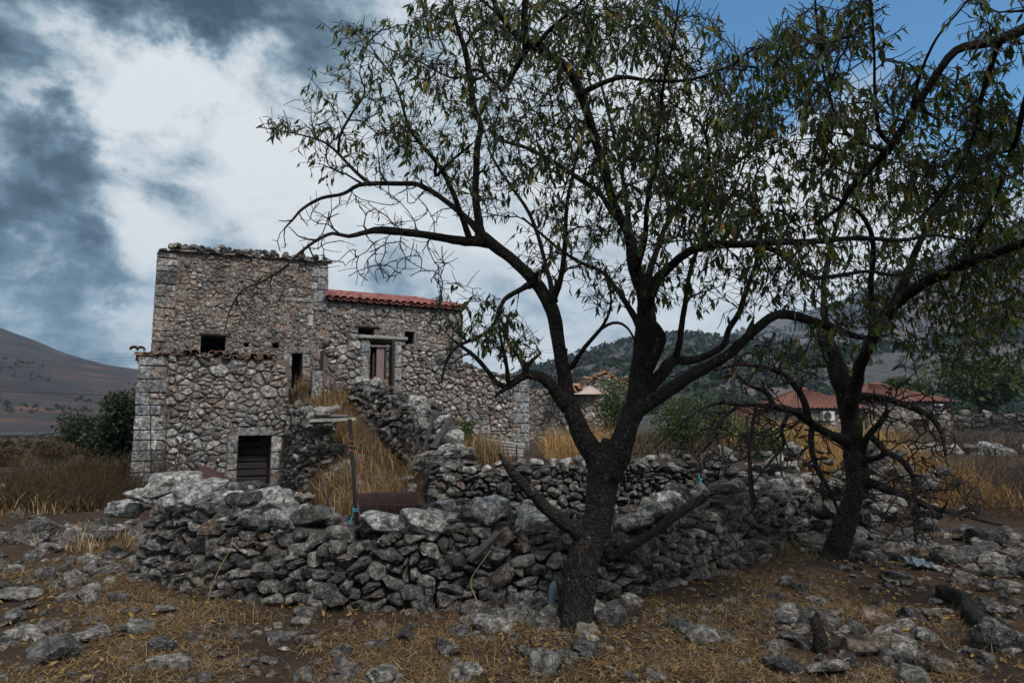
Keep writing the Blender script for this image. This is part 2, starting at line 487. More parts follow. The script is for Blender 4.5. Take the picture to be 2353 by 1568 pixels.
def rock_into(mb, me, loc, size, rng, tilt=0.6):
    M = Matrix.Translation(loc) @ Matrix.Rotation(rng.uniform(0, 6.28), 4, 'Z') @ Matrix.Rotation(rng.uniform(-tilt, tilt), 4, 'X') @ Matrix.Diagonal((size * rng.uniform(.8, 1.3), size * rng.uniform(.7, 1.1), size * rng.uniform(.6, 1.0), 1))
    mb.add([M @ v.co for v in me.vertices], [tuple(p.vertices) for p in me.polygons], rng.random())


# ------------------------------------------------------------------ the lie of the land
FO = Vector((-8.75, 16.5, 0)); FD = Vector((0.9, 0.4359, 0)); FN = Vector((0.4359, -0.9, 0))     # facade origin, along, outwards


def fac(s, d, z=0.0):
    return FO + FD * s + FN * d + Vector((0, 0, z))


def fac_px(px, py, d):
    """where the sight line through a measured point meets the vertical plane d metres in front of the tower: (s, z)"""
    a, b = ray(px, py)
    q = FO + FN * d
    Y = q.dot(FN) / (a * FN.x + FN.y)
    p = Vector((a * Y, Y, 0))
    return (p - FO).dot(FD), CAMZ + b * Y


def ground_h(x, y):
    s = (x - FO.x) * FD.x + (y - FO.y) * FD.y
    d = (x - FO.x) * FN.x + (y - FO.y) * FN.y
    z = 0.0
    # terrace held up by the middle wall; on the right it climbs gently
    hard = sstep(10.95, 11.35, y); soft = sstep(10.2, 15.5, y)
    w = sstep(4.3, 5.3, x)
    z += 0.85 * lerp(hard, soft, w) * sstep(-1.9, -1.4, x + 0.22 * (y - 11.5))
    z += 0.15 * sstep(1.2, 3.2, 1.0) * 0
    # stair ramp
    fl_ = sstep(3.6, 4.6, d); m = sstep(lerp(2.95, 2.9, fl_), lerp(3.2, 4.3, fl_), s) * (1 - sstep(lerp(5.75, 4.9, fl_), lerp(6.5, 6.3, fl_), s))
    if m > 0 and d < 7.2:
        zl = lerp(2.5, 2.2, sstep(4.3, 5.0, s))
        if d < .7: zr = zl
        elif d < 2.6: zr = lerp(zl, 1.85, (d - .7) / 1.9)
        else: zr = lerp(1.85, 0.1, min(1, (d - 2.6) / 3.6) ** 0.85)
        z = max(z, zr * m)
    if s >= 5.7 and d < 3.0 and s < 9.0:
        z = max(z, lerp(2.1, 0.9, sstep(1.3, 2.7, d)) * (1 - sstep(6.6, 8.4, s)) + 0)
    r = math.hypot(x, y)
    if y > 22:
        z += -0.9 * sstep(22, 90, y) * (1 - sstep(-12, 2, x)) * 1.0
        z += 0.25 * sstep(25, 45, y) * sstep(8, 18, x)
    # left bank rises a little towards the camera's left
    z += 0.35 * sstep(-4.5, -8.5, x) * (1 - sstep(9, 15, y)) if x < -4.5 else 0
    z += 0.25 * sstep(3.5, 7.5, x) * (1 - sstep(8.5, 11, y))
    a = 0.05 if r < 40 else 0.25
    z += a * mnoise.noise(Vector((x * .55, y * .55, 0))) + 0.022 * mnoise.noise(Vector((x * 2.3, y * 2.3, 3)))
    return z


def on_ground(px, py):
    a, b = ray(px, py)
    Y = 2.5; st = 0.05
    while Y < 300:
        if CAMZ + b * Y <= ground_h(a * Y, Y): break
        Y += st; st *= 1.01
    return Vector((a * Y, Y, ground_h(a * Y, Y)))


def px_at(p):
    """measured position of a world point"""
    y = p[1]; z = p[2] - CAMZ
    f = y * CT + z * ST; u = -y * ST + z * CT
    if f < .1: return (-9999, -9999)
    return CX + FPX * p[0] / f, CY - FPX * u / f


def make_ground():
    m, k, b, o = new_mat('earth')
    p = pos_of(k)
    n1 = k.noise(p, 0.8, 6, 0.6, 0.4); n2 = k.noise(p, 9, 8, 0.7, 0.5); n3 = k.noise(p, 45, 5, 0.7)
    base = k.mix(k.mapr(n1, 0.35, 0.65), (0.028, 0.017, 0.011), (0.058, 0.035, 0.021))
    base = k.mix(1.0, base, k.ramp(n2, [(0.25, 0.4), (0.5, 0.9), (0.75, 1.5)]), 'MULTIPLY')
    base = k.mix(k.mapr(n3, 0.55, 0.68, 0, 0.45), base, (0.17, 0.105, 0.048))
    far = k.mapr(k.vmath('LENGTH', p), 30, 110)
    base = k.mix(far, base, k.mix(k.mapr(k.noise(p, 0.06, 5, 0.6), 0.35, 0.65), (0.028, 0.028, 0.017), (0.062, 0.045, 0.028)))
    m.node_tree.links.new(base, b.inputs['Base Color'])
    bm = k.n('Bump', None, Strength=0.9, Distance=0.04, Height=k.math('ADD', n2, k.math('MULTIPLY', n3, 0.4)))
    m.node_tree.links.new(bm.outputs[0], b.inputs['Normal'])
    radii = [0.4]
    while radii[-1] < 1550:
        radii.append(radii[-1] * (1.016 if radii[-1] < 24 else 1.07))
    ang = []
    a = -180.0
    while a < 180:
        ang.append(a); a += 0.6 if -48 <= a <= 48 else 4.0
    vs = [(0, 0, ground_h(0, 0))]
    na = len(ang)
    for r in radii:
        for a in ang:
            x = r * math.sin(R(a)); y = r * math.cos(R(a))
            vs.append((x, y, ground_h(x, y)))
    fs = [(0, 1 + (j + 1) % na, 1 + j) for j in range(na)]
    for i in range(len(radii) - 1):
        for j in range(na):
            j2 = (j + 1) % na
            fs.append((1 + i * na + j, 1 + i * na + j2, 1 + (i + 1) * na + j2, 1 + (i + 1) * na + j))
    me = bpy.data.meshes.new('ground'); me.from_pydata(vs, [], fs)
    me.polygons.foreach_set('use_smooth', [True] * len(me.polygons)); me.update()
    tag(link('ground', me, mat=m), kind='structure')


make_ground()


# ------------------------------------------------------------------ hills and water
def hill(name, ridge, D, D0, z0, mat, seed, rough, back=0.5):
    cols = 150; rows = 60
    xs = np.linspace(ridge[0][0], ridge[-1][0], cols)
    rx = [r[0] for r in ridge]; ry = [r[1] for r in ridge]
    ys = np.interp(xs, rx, ry)
    vs = []; top = []
    for i in range(cols):
        a, b = ray(xs[i], ys[i])
        a0 = ray(xs[i], 971)[0]
        H = CAMZ + b * D
        for j in range(rows):
            t = j / (rows - 12)
            if t <= 1:
                Y = lerp(D0, D, t); z = lerp(z0, H, t ** 1.25)
                amp = rough * math.sin(math.pi * min(1, t)) + rough * .12 * t
            else:
                Y = D * (1 + (t - 1) * 2.2); z = lerp(H, z0, (t - 1) / (11 / (rows - 12)) * back); amp = rough * .3
            x = lerp(a0, a, min(1, t)) * Y
            q = Vector((x * .012, Y * .012, seed))
            z += amp * (mnoise.noise(q * (300 / D)) + .45 * mnoise.noise(q * 2.6 * (300 / D)) + .2 * mnoise.noise(q * 6 * (300 / D)))
            vs.append((x, Y, z))
    fs = [(i * rows + j, (i + 1) * rows + j, (i + 1) * rows + j + 1, i * rows + j + 1) for i in range(cols - 1) for j in range(rows - 1)]
    me = bpy.data.meshes.new(name); me.from_pydata(vs, [], fs)
    me.polygons.foreach_set('use_smooth', [True] * len(me.polygons)); me.update()
    tag(link(name, me, mat=mat), kind='structure')
    return vs, cols, rows


def hill_mat(name, a, b_, c, scale, dots):
    m, k, b, o = new_mat(name)
    p = pos_of(k)
    n = k.noise(p, scale, 7, 0.6, 0.4)
    base = k.mix(k.mapr(n, 0.35, 0.6), a, b_)
    base = k.mix(k.mapr(k.noise(k.vmath('MULTIPLY', p, (1, 1, 3)), scale * 2.4, 6, 0.65), 0.52, 0.68, 0, .8), base, c)
    base = k.mix(k.mapr(k.noise(p, scale * 14, 3, 0.6), 0.54, 0.6, 0, dots), base, (0.03, 0.038, 0.03))
    m.node_tree.links.new(base, b.inputs['Base Color'])
    bm = k.n('Bump', None, Strength=0.8, Distance=3.0, Height=k.noise(p, scale * 9, 6, 0.7))
    m.node_tree.links.new(bm.outputs[0], b.inputs['Normal'])
    return m


M_HL = hill_mat('heath_hillside', (0.056, 0.037, 0.038), (0.024, 0.018, 0.021), (0.13, 0.064, 0.04), 0.014, .85)
M_HN = hill_mat('wooded_hillside', (0.04, 0.046, 0.045), (0.1, 0.083, 0.082), (0.075, 0.064, 0.06), 0.016, .9)
M_HF = hill_mat('bare_hillside', (0.085, 0.07, 0.07), (0.105, 0.083, 0.08), (0.06, 0.055, 0.058), 0.007, .7)
hl = hill('hill', [(-900, 400), (-450, 560), (0, 752), (80, 781), (150, 812), (240, 838), (313, 848), (450, 870), (700, 900), (950, 930)], 620, 170, -1.5, M_HL, 1.0, 9)
hn = hill('hill', [(1050, 905), (1150, 872), (1245, 838), (1330, 812), (1400, 788), (1470, 774), (1560, 762), (1700, 775), (1850, 800), (2050, 790), (2250, 760), (2600, 700), (3000, 660)], 420, 120, 0.2, M_HN, 4.0, 8)
hf = hill('hill', [(1250, 880), (1450, 835), (1600, 785), (1750, 745), (1850, 715), (1930, 690), (2050, 625), (2200, 562), (2352, 505), (2600, 430), (3000, 380)], 1000, 380, 0.0, M_HF, 9.0, 22)

mb = MB()
_wp = [at(-420, 1010, 150), at(-420, 985, 250), at(60, 984, 240), at(118, 987, 200), at(150, 993, 180), at(104, 1003, 150), at(60, 1007, 135), at(-40, 1012, 125)]
mb.add([(p.x, p.y, -0.72) for p in _wp], [tuple(range(len(_wp)))])
tag(mb.build('water', M_WATER), kind='structure')


def crown_blob(mb, c, r, rng, n=14):
    """one far tree: a ragged heap of leaf clumps"""
    for _ in range(n):
        v = Vector((rng.gauss(0, 1), rng.gauss(0, 1), rng.gauss(0, 1))).normalized() * rng.uniform(.3, 1) * r
        v.z = v.z * .75 + r * .5
        a = Vector((rng.gauss(0, 1), rng.gauss(0, 1), rng.gauss(0, 1))).normalized() * r * rng.uniform(.3, .6)
        b = a.cross(Vector((rng.gauss(0, 1), rng.gauss(0, 1), rng.gauss(0, 1)))).normalized() * r * rng.uniform(.25, .5)
        p = Vector(c) + v
        mb.add([p - a, p - b, p + a, p + b], [(0, 1, 2), (0, 2, 3)], rng.random())


def scatter_hill(name, grid, count, rmin, rmax, seed, jmin, jmax, thr, pxr, skyline=0):
    vs, cols, rows = grid
    rng = random.Random(seed); mb = MB(); done = 0; tries = 0
    while done < count and tries < count * 12:
        tries += 1
        i = rng.uniform(0, cols - 1.01); j = rng.uniform(jmin, jmax)
        if done < skyline: j = rows - 12 - rng.uniform(0, 1.0)
        i0, j0 = int(i), int(j)
        p = Vector(vs[i0 * rows + j0]).lerp(Vector(vs[(i0 + 1) * rows + j0]), i - i0).lerp(Vector(vs[i0 * rows + min(j0 + 1, rows - 1)]), (j - j0) * .9)
        q = px_at(p)
        if not (pxr[0] < q[0] < pxr[1]): continue
        if done >= skyline and mnoise.noise(p * .02) < thr: continue
        r = rng.uniform(rmin, rmax) * (0.7 + rng.random() * .6)
        crown_blob(mb, p, r, rng, 12); done += 1
    tag(mb.build(name, M_SCRUB), kind='stuff')


scatter_hill('hill_woodland', hn, 2600, 1.3, 2.8, 3, 4, 48, -0.15, (1100, 2450), 150)
scatter_hill('heath_scrub', hl, 220, 0.5, 1.4, 7, 1, 26, .1, (-60, 330))
scatter_hill('hill_scrub', hf, 1400, 2.0, 4.5, 4, 6, 48, -0.1, (1500, 2450))


# ------------------------------------------------------------------ laid stone
def clip_poly(poly, nx, ny, c):
    """keep the side nx*x + ny*y <= c"""
    out = []
    n = len(poly)
    for i in range(n):
        p, q = poly[i], poly[(i + 1) % n]
        dp = nx * p[0] + ny * p[1] - c; dq = nx * q[0] + ny * q[1] - c
        if dp <= 0: out.append(p)
        if (dp < 0 < dq) or (dq < 0 < dp):
            t = dp / (dp - dq)
            out.append((p[0] + (q[0] - p[0]) * t, p[1] + (q[1] - p[1]) * t))
    return out


def cells(s0, s1, bot, top, size, seed, aspect=1.6, holes=(), jit=0.5, drop=0.2, extra=0.24):
    """irregular stones filling the face s0..s1 between bot(s) and top(s): polygons in (s, z)"""
    rng = random.Random(seed)
    zmin = min(bot(s0 + (s1 - s0) * i / 20) for i in range(21)); zmax = max(top(s0 + (s1 - s0) * i / 20) for i in range(21))
    P = []
    z = zmin - size * .3
    while z < zmax + size:
        hgt = size * rng.uniform(.7, 1.25)
        s = s0 - size * aspect * rng.random()
        while s < s1 + size:
            wd = size * aspect * rng.choice((.45, .6, .8, 1.0, 1.0, 1.25, 1.5))
            if rng.random() > drop:
                P.append((s + wd / 2 + rng.uniform(-jit, jit) * wd * .5, z + hgt / 2 + rng.uniform(-jit, jit) * hgt))
            if rng.random() < extra:
                P.append((s + wd * rng.random(), z + hgt * rng.random()))
            s += wd
        z += hgt
    P = [p for p in P if not any(h[0] < p[0] < h[1] and h[2] < p[1] < h[3] for h in holes)]
    A = np.array(P); A2 = A * np.array([1.0, aspect])
    out = []
    for i in range(len(P)):
        x, y = P[i]
        if x < s0 or x > s1 or y < bot(x) - size * .2 or y > top(x) - size * .1: continue
        if any(h[0] < x < h[1] and h[2] < y < h[3] for h in holes): continue
        d = ((A2 - A2[i]) ** 2).sum(axis=1)
        m = min(22, len(P) - 1)
        idx = np.argpartition(d, m)[:m + 1]
        L = size * aspect * 1.6
        poly = [(x - L, y - L), (x + L, y - L), (x + L, y + L), (x - L, y + L)]
        for j in idx[np.argsort(d[idx])]:
            if j == i: continue
            qx, qy = P[j]
            nx = qx - x; ny = (qy - y) * aspect * aspect
            c = nx * (x + qx) / 2 + ny * (y + qy) / 2
            poly = clip_poly(poly, nx, ny, c)
            if len(poly) < 3: break
        if len(poly) < 3: continue
        poly = clip_poly(poly, -1, 0, -s0); poly = clip_poly(poly, 1, 0, s1)
        tz = top(x)
        poly = clip_poly(poly, 0, 1, tz + size * rng.uniform(-.1, .3)); poly = clip_poly(poly, 0, -1, -(bot(x) - size * .3))
        for h in holes:
            if not poly: break
            g = [(h[0] - x, (1, 0, h[0])), (x - h[1], (-1, 0, -h[1])), (h[2] - y, (0, 1, h[2])), (y - h[3], (0, -1, -h[3]))]
            e = max(g, key=lambda q: q[0])[1]
            poly = clip_poly(poly, *e)
        if len(poly) >= 3:
            ar = abs(sum(poly[a][0] * poly[(a + 1) % len(poly)][1] - poly[(a + 1) % len(poly)][0] * poly[a][1] for a in range(len(poly)))) / 2
            if ar > size * size * .55 and rng.random() < .33:      # chinking: some places are filled by two or three smaller stones
                a_ = rng.choice((0, math.pi / 2)) + rng.gauss(0, .35)
                mx = sum(p[0] for p in poly) / len(poly); my = sum(p[1] for p in poly) / len(poly)
                nx, ny = math.cos(a_), math.sin(a_); c = nx * mx + ny * my + rng.gauss(0, size * .12)
                for hf in (clip_poly(poly, nx, ny, c), clip_poly(poly, -nx, -ny, -c)):
                    if len(hf) >= 3:
                        a2 = abs(sum(hf[a][0] * hf[(a + 1) % len(hf)][1] - hf[(a + 1) % len(hf)][0] * hf[a][1] for a in range(len(hf)))) / 2
                        if a2 > size * size * .05: out.append((hf, a2))
            elif ar > size * size * .08:
                out.append((poly, ar))
    return out


def cell_stone(poly, frame, rng, gap=0.012, depth=0.05, sink=0.04, rough=1.0, ctr=None):
    """one stone: outline with knocked-off corners, a domed uneven face; frame(s, z, d) -> world. Returns verts, faces"""
    n = len(poly)
    cx = sum(p[0] for p in poly) / n; cy = sum(p[1] for p in poly) / n
    sz = math.sqrt(max(1e-6, abs(sum(poly[a][0] * poly[(a + 1) % n][1] - poly[(a + 1) % n][0] * poly[a][1] for a in range(n))) / 2))
    k_ = max(.55, 1 - gap * 2.0 / sz)
    ring = []
    for i in range(n):
        p, a, b = poly[i], poly[i - 1], poly[(i + 1) % n]
        la = math.hypot(a[0] - p[0], a[1] - p[1]); lb = math.hypot(b[0] - p[0], b[1] - p[1])
        if la + lb < sz * .25: continue
        c = rng.uniform(.14, .34)
        if min(la, lb) > sz * .22:
            ring.append((p[0] + (a[0] - p[0]) * c, p[1] + (a[1] - p[1]) * c)); ring.append((p[0] + (b[0] - p[0]) * c, p[1] + (b[1] - p[1]) * c))
        else:
            ring.append(p)
    if len(ring) < 4: ring = list(poly)
    m = len(ring)
    j = sz * .03 * rough
    ring = [(cx + (p[0] - cx) * k_ + rng.uniform(-j, j), cy + (p[1] - cy) * k_ + rng.uniform(-j, j)) for p in ring]
    out = rng.uniform(.35, 1.5) * depth
    tx, ty = rng.uniform(-.5, .5) * depth * rough / sz, rng.uniform(-.5, .6) * depth * rough / sz     # face leans its own way
    sp = rng.uniform(.68, .86)
    vs = []
    for p in ring: vs.append(frame(p[0], p[1], -sink))
    for p in ring: vs.append(frame(p[0], p[1], max(.004, out * rng.uniform(.28, .55))))
    for p in ring:
        q = (cx + (p[0] - cx) * sp, cy + (p[1] - cy) * sp)
        vs.append(frame(q[0], q[1], max(.01, out * rng.uniform(.8, 1.15) + (q[0] - cx) * tx + (q[1] - cy) * ty)))
    vs.append(frame(cx + rng.uniform(-.15, .15) * sz, cy + rng.uniform(-.15, .15) * sz, out * rng.uniform(1.0, 1.4)))
    fs = []
    for i in range(m):
        i2 = (i + 1) % m
        fs += [(i, i2, m + i2, m + i), (m + i, m + i2, 2 * m + i2, 2 * m + i), (2 * m + i, 2 * m + i2, 3 * m)]
    return vs, fs


BUDGET = {}


def lay(parent, stones, mat, name='stone', rest='small_stones', most=300):
    """the stones that show largest become parts of their own, the rest one part of kind stuff"""
    def shown(s):
        c = s[0][-1]
        q = px_at(c)
        vis = 1.0 if (-40 < q[0] < 2400 and -40 < q[1] < 1610) else .02
        return s[2] / max(1.0, c[1]) ** 2 * vis
    used = BUDGET.get(parent.name, 0)
    stones = sorted(stones, key=shown, reverse=True)
    n = max(0, min(len(stones), most - used))
    BUDGET[parent.name] = used + n
    for vs, fs, ar, t in stones[:n]:
        mb = MB(); mb.add(vs, fs, t); mb.build(name, mat, parent, centre=True)
    if len(stones) > n:
        mb = MB()
        for vs, fs, ar, t in stones[n:]:
            mb.add(vs, fs, t)
        tag(mb.build(rest, mat, parent), kind='stuff')


def face_stones(cl, frame, seed, gap, depth, sink=0.04, rough=1.0):
    rng = random.Random(seed)
    res = []
    for poly, ar in cl:
        vs, fs = cell_stone(poly, frame, rng, gap, depth, sink, rough)
        res.append((vs, fs, ar, rng.random()))
    return res


def flat_frame(d, o=None):
    """upright plane d metres out from the tower's front"""
    return lambda s, z, q: fac(s, d + q, z)


def backing(parent, name, d, s0, s1, z0, ztop, thick, holes, mat):
    """wall body with its openings left open; ztop(s) gives the height"""
    mb = MB()
    ss = sorted(set([s0, s1] + [h for o in holes for h in o[:2]] + list(np.linspace(s0, s1, max(2, int((s1 - s0) / .5) + 1)))))
    ss = [s for s in ss if s0 - 1e-6 <= s <= s1 + 1e-6]
    for a, b in zip(ss, ss[1:]):
        if b - a < 1e-4: continue
        mid = (a + b) / 2
        cuts = [z0, None]
        hs = sorted([(o[2], o[3]) for o in holes if o[0] < mid < o[1]])
        spans = []; lo = z0
        for h0, h1 in hs:
            if h0 > lo: spans.append((lo, h0, False))
            lo = max(lo, h1)
        spans.append((lo, None, True))
        for lo_, hi_, last in spans:
            ha = ztop(a) if last else hi_; hb = ztop(b) if last else hi_
            vs = [fac(a, d, lo_), fac(b, d, lo_), fac(b, d, hb), fac(a, d, ha), fac(a, d - thick, lo_), fac(b, d - thick, lo_), fac(b, d - thick, hb), fac(a, d - thick, ha)]
            mb.add(vs, [(0, 1, 2, 3), (5, 4, 7, 6), (4, 0, 3, 7), (1, 5, 6, 2), (3, 2, 6, 7), (4, 5, 1, 0)])
    return mb.build(name, mat, parent)


def dressed(parent, name, s0, s1, z0, z1, d0, d1, rng, mat=None, jit=0.012):
    """a squared block between planes d0 (back) and d1 (front)"""
    mb = MB()
    c = fac((s0 + s1) / 2, (d0 + d1) / 2, (z0 + z1) / 2)
    rot = Matrix(((FD.x, -FN.x, 0), (FD.y, -FN.y, 0), (0, 0, 1)))
    b = MB(); b.box((0, 0, 0), (s1 - s0, abs(d1 - d0), z1 - z0), None, 0, jit, rng)
    bm = bmesh.new()
    vv = [bm.verts.new(p) for p in b.v]
    for f in b.f: bm.faces.new([vv[i] for i in f])
    bmesh.ops.bevel(bm, geom=bm.edges[:], offset=.018, segments=1, affect='EDGES', clamp_overlap=True)
    bm.verts.index_update()
    mb.add([c + rot @ v.co for v in bm.verts], [tuple(v.index for v in f.verts) for f in bm.faces], rng.random())
    bm.free()
    return mb.build(name, mat or M_DRESSED, parent, centre=True)


def jambs(parent, op, d, rng, wd=0.2, proud=0.045, sides=(1, 1), n=4, mat=None):
    s0, s1, z0, z1 = op
    for sd in (0, 1):
        if not sides[sd]: continue
        z = z0
        for i in range(n):
            hh = (z1 - z0) / n
            w_ = wd * rng.uniform(.9, 1.12)
            if sd == 0: dressed(parent, 'jamb_stone', s0 - w_, s0 - .003, z + .006, z + hh - .006, d - .25, d + proud * rng.uniform(.7, 1.2), rng, mat)
            else: dressed(parent, 'jamb_stone', s1 + .003, s1 + w_, z + .006, z + hh - .006, d - .25, d + proud * rng.uniform(.7, 1.2), rng, mat)
            z += hh


def quoins(parent, s_edge, side, d, z0, z1, rng, mat=None, hh=0.27, wide=(.28, .5), gap=.01, proud=.05):
    """corner blocks, long and short by turns; rubble packs the place beside each short one"""
    z = z0; i = 0; out = []; full = wide[1] * 1.0

    def block(a, b, za, zb, nm, m_, pr):
        u, v = (s_edge - .02 + a, s_edge + b) if side < 0 else (s_edge - b, s_edge + .02 - a)
        dressed(parent, nm, u, v, za, zb, d - .35, d + pr, rng, m_)
    while z < z1 - .08:
        h_ = min(hh * rng.uniform(.8, 1.25), z1 - z)
        w_ = wide[i % 2] * rng.uniform(.8, 1.1)
        block(0, w_, z + gap / 2, z + h_ - gap / 2, 'quoin', mat, proud * rng.uniform(.6, 1.2))
        a = w_ + .02
        while full - a > .07:
            b = min(full, a + rng.uniform(.1, .2))
            if full - b < .07: b = full
            zc = z + h_ * rng.uniform(.4, .62)
            if rng.random() < .65:
                block(a, b - .012, z + gap, zc - .006, 'stone', M_WALL, proud * rng.uniform(.3, 1.0)); block(a, b - .012, zc + .006, z + h_ - gap, 'stone', M_WALL, proud * rng.uniform(.3, 1.0))
            else:
                block(a, b - .012, z + gap, z + h_ - gap, 'stone', M_WALL, proud * rng.uniform(.3, 1.0))
            a = b
        e = s_edge - .03, s_edge + full
        if side > 0: e = s_edge - full, s_edge + .03
        out.append((e[0], e[1], z, z + h_))
        z += h_; i += 1
    return out


def barrel_tile(length=0.42, w0=0.20, w1=0.16, th=0.016, up=True):
    vs = []; fs = []; n = 6
    for e, (y, w) in enumerate(((0, w0), (length, w1))):
        for lay_ in (0, 1):
            for i in range(n + 1):
                a = math.pi * i / n
                r = w / 2 - lay_ * th
                vs.append((math.cos(a) * r, y, math.sin(a) * r * .75 * (1 if up else -1)))
    m = n + 1
    for i in range(n):
        fs += [(i, i + 1, 2 * m + i + 1, 2 * m + i), (m + i + 1, m + i, 3 * m + i, 3 * m + i + 1), (i + 1, i, m + i, m + i + 1), (2 * m + i, 2 * m + i + 1, 3 * m + i + 1, 3 * m + i)]
    fs += [(0, 2 * m, 3 * m, m), (n, m + n, 3 * m + n, 2 * m + n)]
    me = bpy.data.meshes.new('tile'); me.from_pydata(vs, [], fs); me.update()
    return me


TILE = barrel_tile(); TILE.materials.append(M_TILE)
PANTILE = barrel_tile(up=False); PANTILE.materials.append(M_TILE)
OLDTILE = barrel_tile(); OLDTILE.materials.append(M_OLDTILE)
OLDPAN = barrel_tile(up=False); OLDPAN.materials.append(M_OLDTILE)
BTILE = barrel_tile(); BTILE.materials.append(M_BROKENTILE)


def tile_roof(parent, e0, e1, r0, r1, pitch, rng, me_up, me_dn, row=0.33, jit=.012, lift=.03, name='tile'):
    """barrel tiles on the plane whose eave runs e0-e1 and whose ridge runs r0-r1"""
    eu = (e1 - e0); L = eu.length; eu.normalize()
    up0 = (r0 - e0)
    v = (up0 - eu * up0.dot(eu)); H = v.length; v.normalize()
    nrm = eu.cross(v).normalized()
    if nrm.z < 0: nrm = -nrm
    sr0 = (r0 - e0).dot(eu); sr1 = (r1 - e0).dot(eu)
    n = max(1, int(L / pitch)); made = []
    for i in range(n + 1):
        s = i * L / n
        for dn in (0, 1):
            ss = s + (pitch / 2 if dn else 0)
            j = 0
            while j * row < H - .05:
                t = j * row / H
                a = sr0 * t; b = L + (sr1 - L) * t
                if a - .05 <= ss <= b + .05:
                    o = link(name, me_dn if dn else me_up, parent)
                    z_ = lift + (0.07 if not dn else .075) + .022 * ((j % 2) * 0) + rng.uniform(0, jit)
                    p = e0 + eu * (ss + rng.uniform(-jit, jit)) + v * (j * row - .06) + nrm * z_
                    M3 = Matrix((eu, (v - nrm * (-.045)).normalized(), nrm)).transposed()
                    o.matrix_basis = Matrix.Translation(p - parent_place(parent)) @ M3.to_4x4() @ Matrix.Rotation(rng.uniform(-.05, .05), 4, 'Z')
                    made.append(o)
                j += 1
    return made


# ------------------------------------------------------------------ the tower house
def weathered(cl, seed, amount):
    """in patches the stones lie flush under old render and only some show"""
    rng = random.Random(seed); out = []
    for poly, ar in cl:
        x = sum(p[0] for p in poly) / len(poly); z = sum(p[1] for p in poly) / len(poly)
        v = mnoise.noise(Vector((x * 1.1, z * 1.4, seed))) + .4 * mnoise.noise(Vector((x * 3.3, z * 3.3, seed)))
        if rng.random() < amount * sstep(-.05, .3, v): continue
        out.append((poly, ar))
    return out


rg = random.Random(11)
TW = 4.12
tower = empty('stone_tower', fac(TW / 2, 0, 0), 'tall roofless tower house of weathered grey and tan rubble stone', 'tower')
ttop = lambda s: 5.82 + .03 * s


def op(x0, y0, x1, y1, d):
    a = fac_px(x0, y0, d); b = fac_px(x1, y1, d)
    return (a[0], b[0], b[1], a[1])


T_win = op(462, 768, 517, 818, 0)
T_door = op(671, 811, 692, 905, 0)
T_blk = op(660, 692, 706, 748, 0)
T_h1 = op(560, 786, 572, 797, 0); T_h2 = op(626, 787, 640, 799, 0)
th = [T_win, T_door, T_h1, T_h2]
backing(tower, 'wall', 0, 0, TW, -.4, ttop, .55, th, M_RENDER)
qh = quoins(tower, 0.0, -1, 0, 2.9, 5.8, rg, M_TOWER, .3, (.25, .45)) + quoins(tower, TW, 1, 0, 4.6, 5.85, rg, M_DRESSED, .28, (.25, .4))
cl = cells(0, TW, lambda s: 1.6, ttop, 0.118, 21, 1.6, th + qh + [(T_blk[0] - .16, T_blk[0], T_blk[2], T_blk[3]), (T_blk[1], T_blk[1] + .16, T_blk[2], T_blk[3]), (T_blk[0] - .1, T_blk[1] + .2, T_blk[3], T_blk[3] + .12), (T_door[0] - .2, T_door[0], T_door[2], T_door[3]), (T_door[1], T_door[1] + .2, T_door[2], T_door[3])])
cl = weathered(cl, 3, .5)
lay(tower, face_stones(cl, flat_frame(0), 22, .009, .03), M_TOWER)
jambs(tower, T_blk, 0, rg, .14, .03, n=2, mat=M_WALL)
dressed(tower, 'lintel', T_blk[0] - .1, T_blk[1] + .2, T_blk[3] + .01, T_blk[3] + .11, -.2, .04, rg, M_WALL)
jambs(tower, T_door, 0, rg, .2, .045, n=3, mat=M_WALL)
dressed(tower, 'lintel', T_door[0] - .1, T_door[1] + .16, T_door[3], T_door[3] + .16, -.2, .055, rg, M_WALL)
dressed(tower, 'lintel', T_win[0] - .1, T_win[1] + .1, T_win[3] - .02, T_win[3] + .06, -.4, .04, rg, M_DARKWOOD)
# side and back walls, floor slab under the broken roof edge
mb = MB()
for a, b, d0, d1 in ((0, .5, -4.2, -.56), (TW - .5, TW, -4.2, -.56), (0, TW, -4.7, -4.21)):
    vs = [fac(a, d1, -.4), fac(b, d1, -.4), fac(b, d1, ttop(b) - .06), fac(a, d1, ttop(a) - .06), fac(a, d0, -.4), fac(b, d0, -.4), fac(b, d0, ttop(b) - .06), fac(a, d0, ttop(a) - .06)]
    mb.add(vs, [(0, 1, 2, 3), (5, 4, 7, 6), (4, 0, 3, 7), (1, 5, 6, 2), (3, 2, 6, 7), (4, 5, 1, 0)])
mb.build('side_wall', M_TOWER, tower)
mb = MB()
vs = [fac(.05, -.1, ttop(0) - .03), fac(TW - .05, -.1, ttop(TW) - .03), fac(TW - .05, -4.6, ttop(TW) - .03), fac(.05, -4.6, ttop(0) - .03)]
mb.add(vs + [v + Vector((0, 0, .05)) for v in vs], [(3, 2, 1, 0), (4, 5, 6, 7), (0, 1, 5, 4), (1, 2, 6, 5), (2, 3, 7, 6), (3, 0, 4, 7)])
mb.build('roof_slab', M_MORTAR, tower)
mb = MB()                                        # thin projecting slates along the top edge
s = .02
while s < TW:
    w_ = rg.uniform(.16, .36)
    c = fac(s + w_ / 2, rg.uniform(-.08, .0), ttop(s) + .03 + rg.uniform(-.012, .012))
    mb.box(c, (w_ * .96, .3, .03), Matrix(((FD.x, -FN.x, 0), (FD.y, -FN.y, 0), (0, 0, 1))) @ Matrix.Rotation(rg.uniform(-.09, .09), 3, 'Y'), rg.random(), .02, rg)
    s += w_
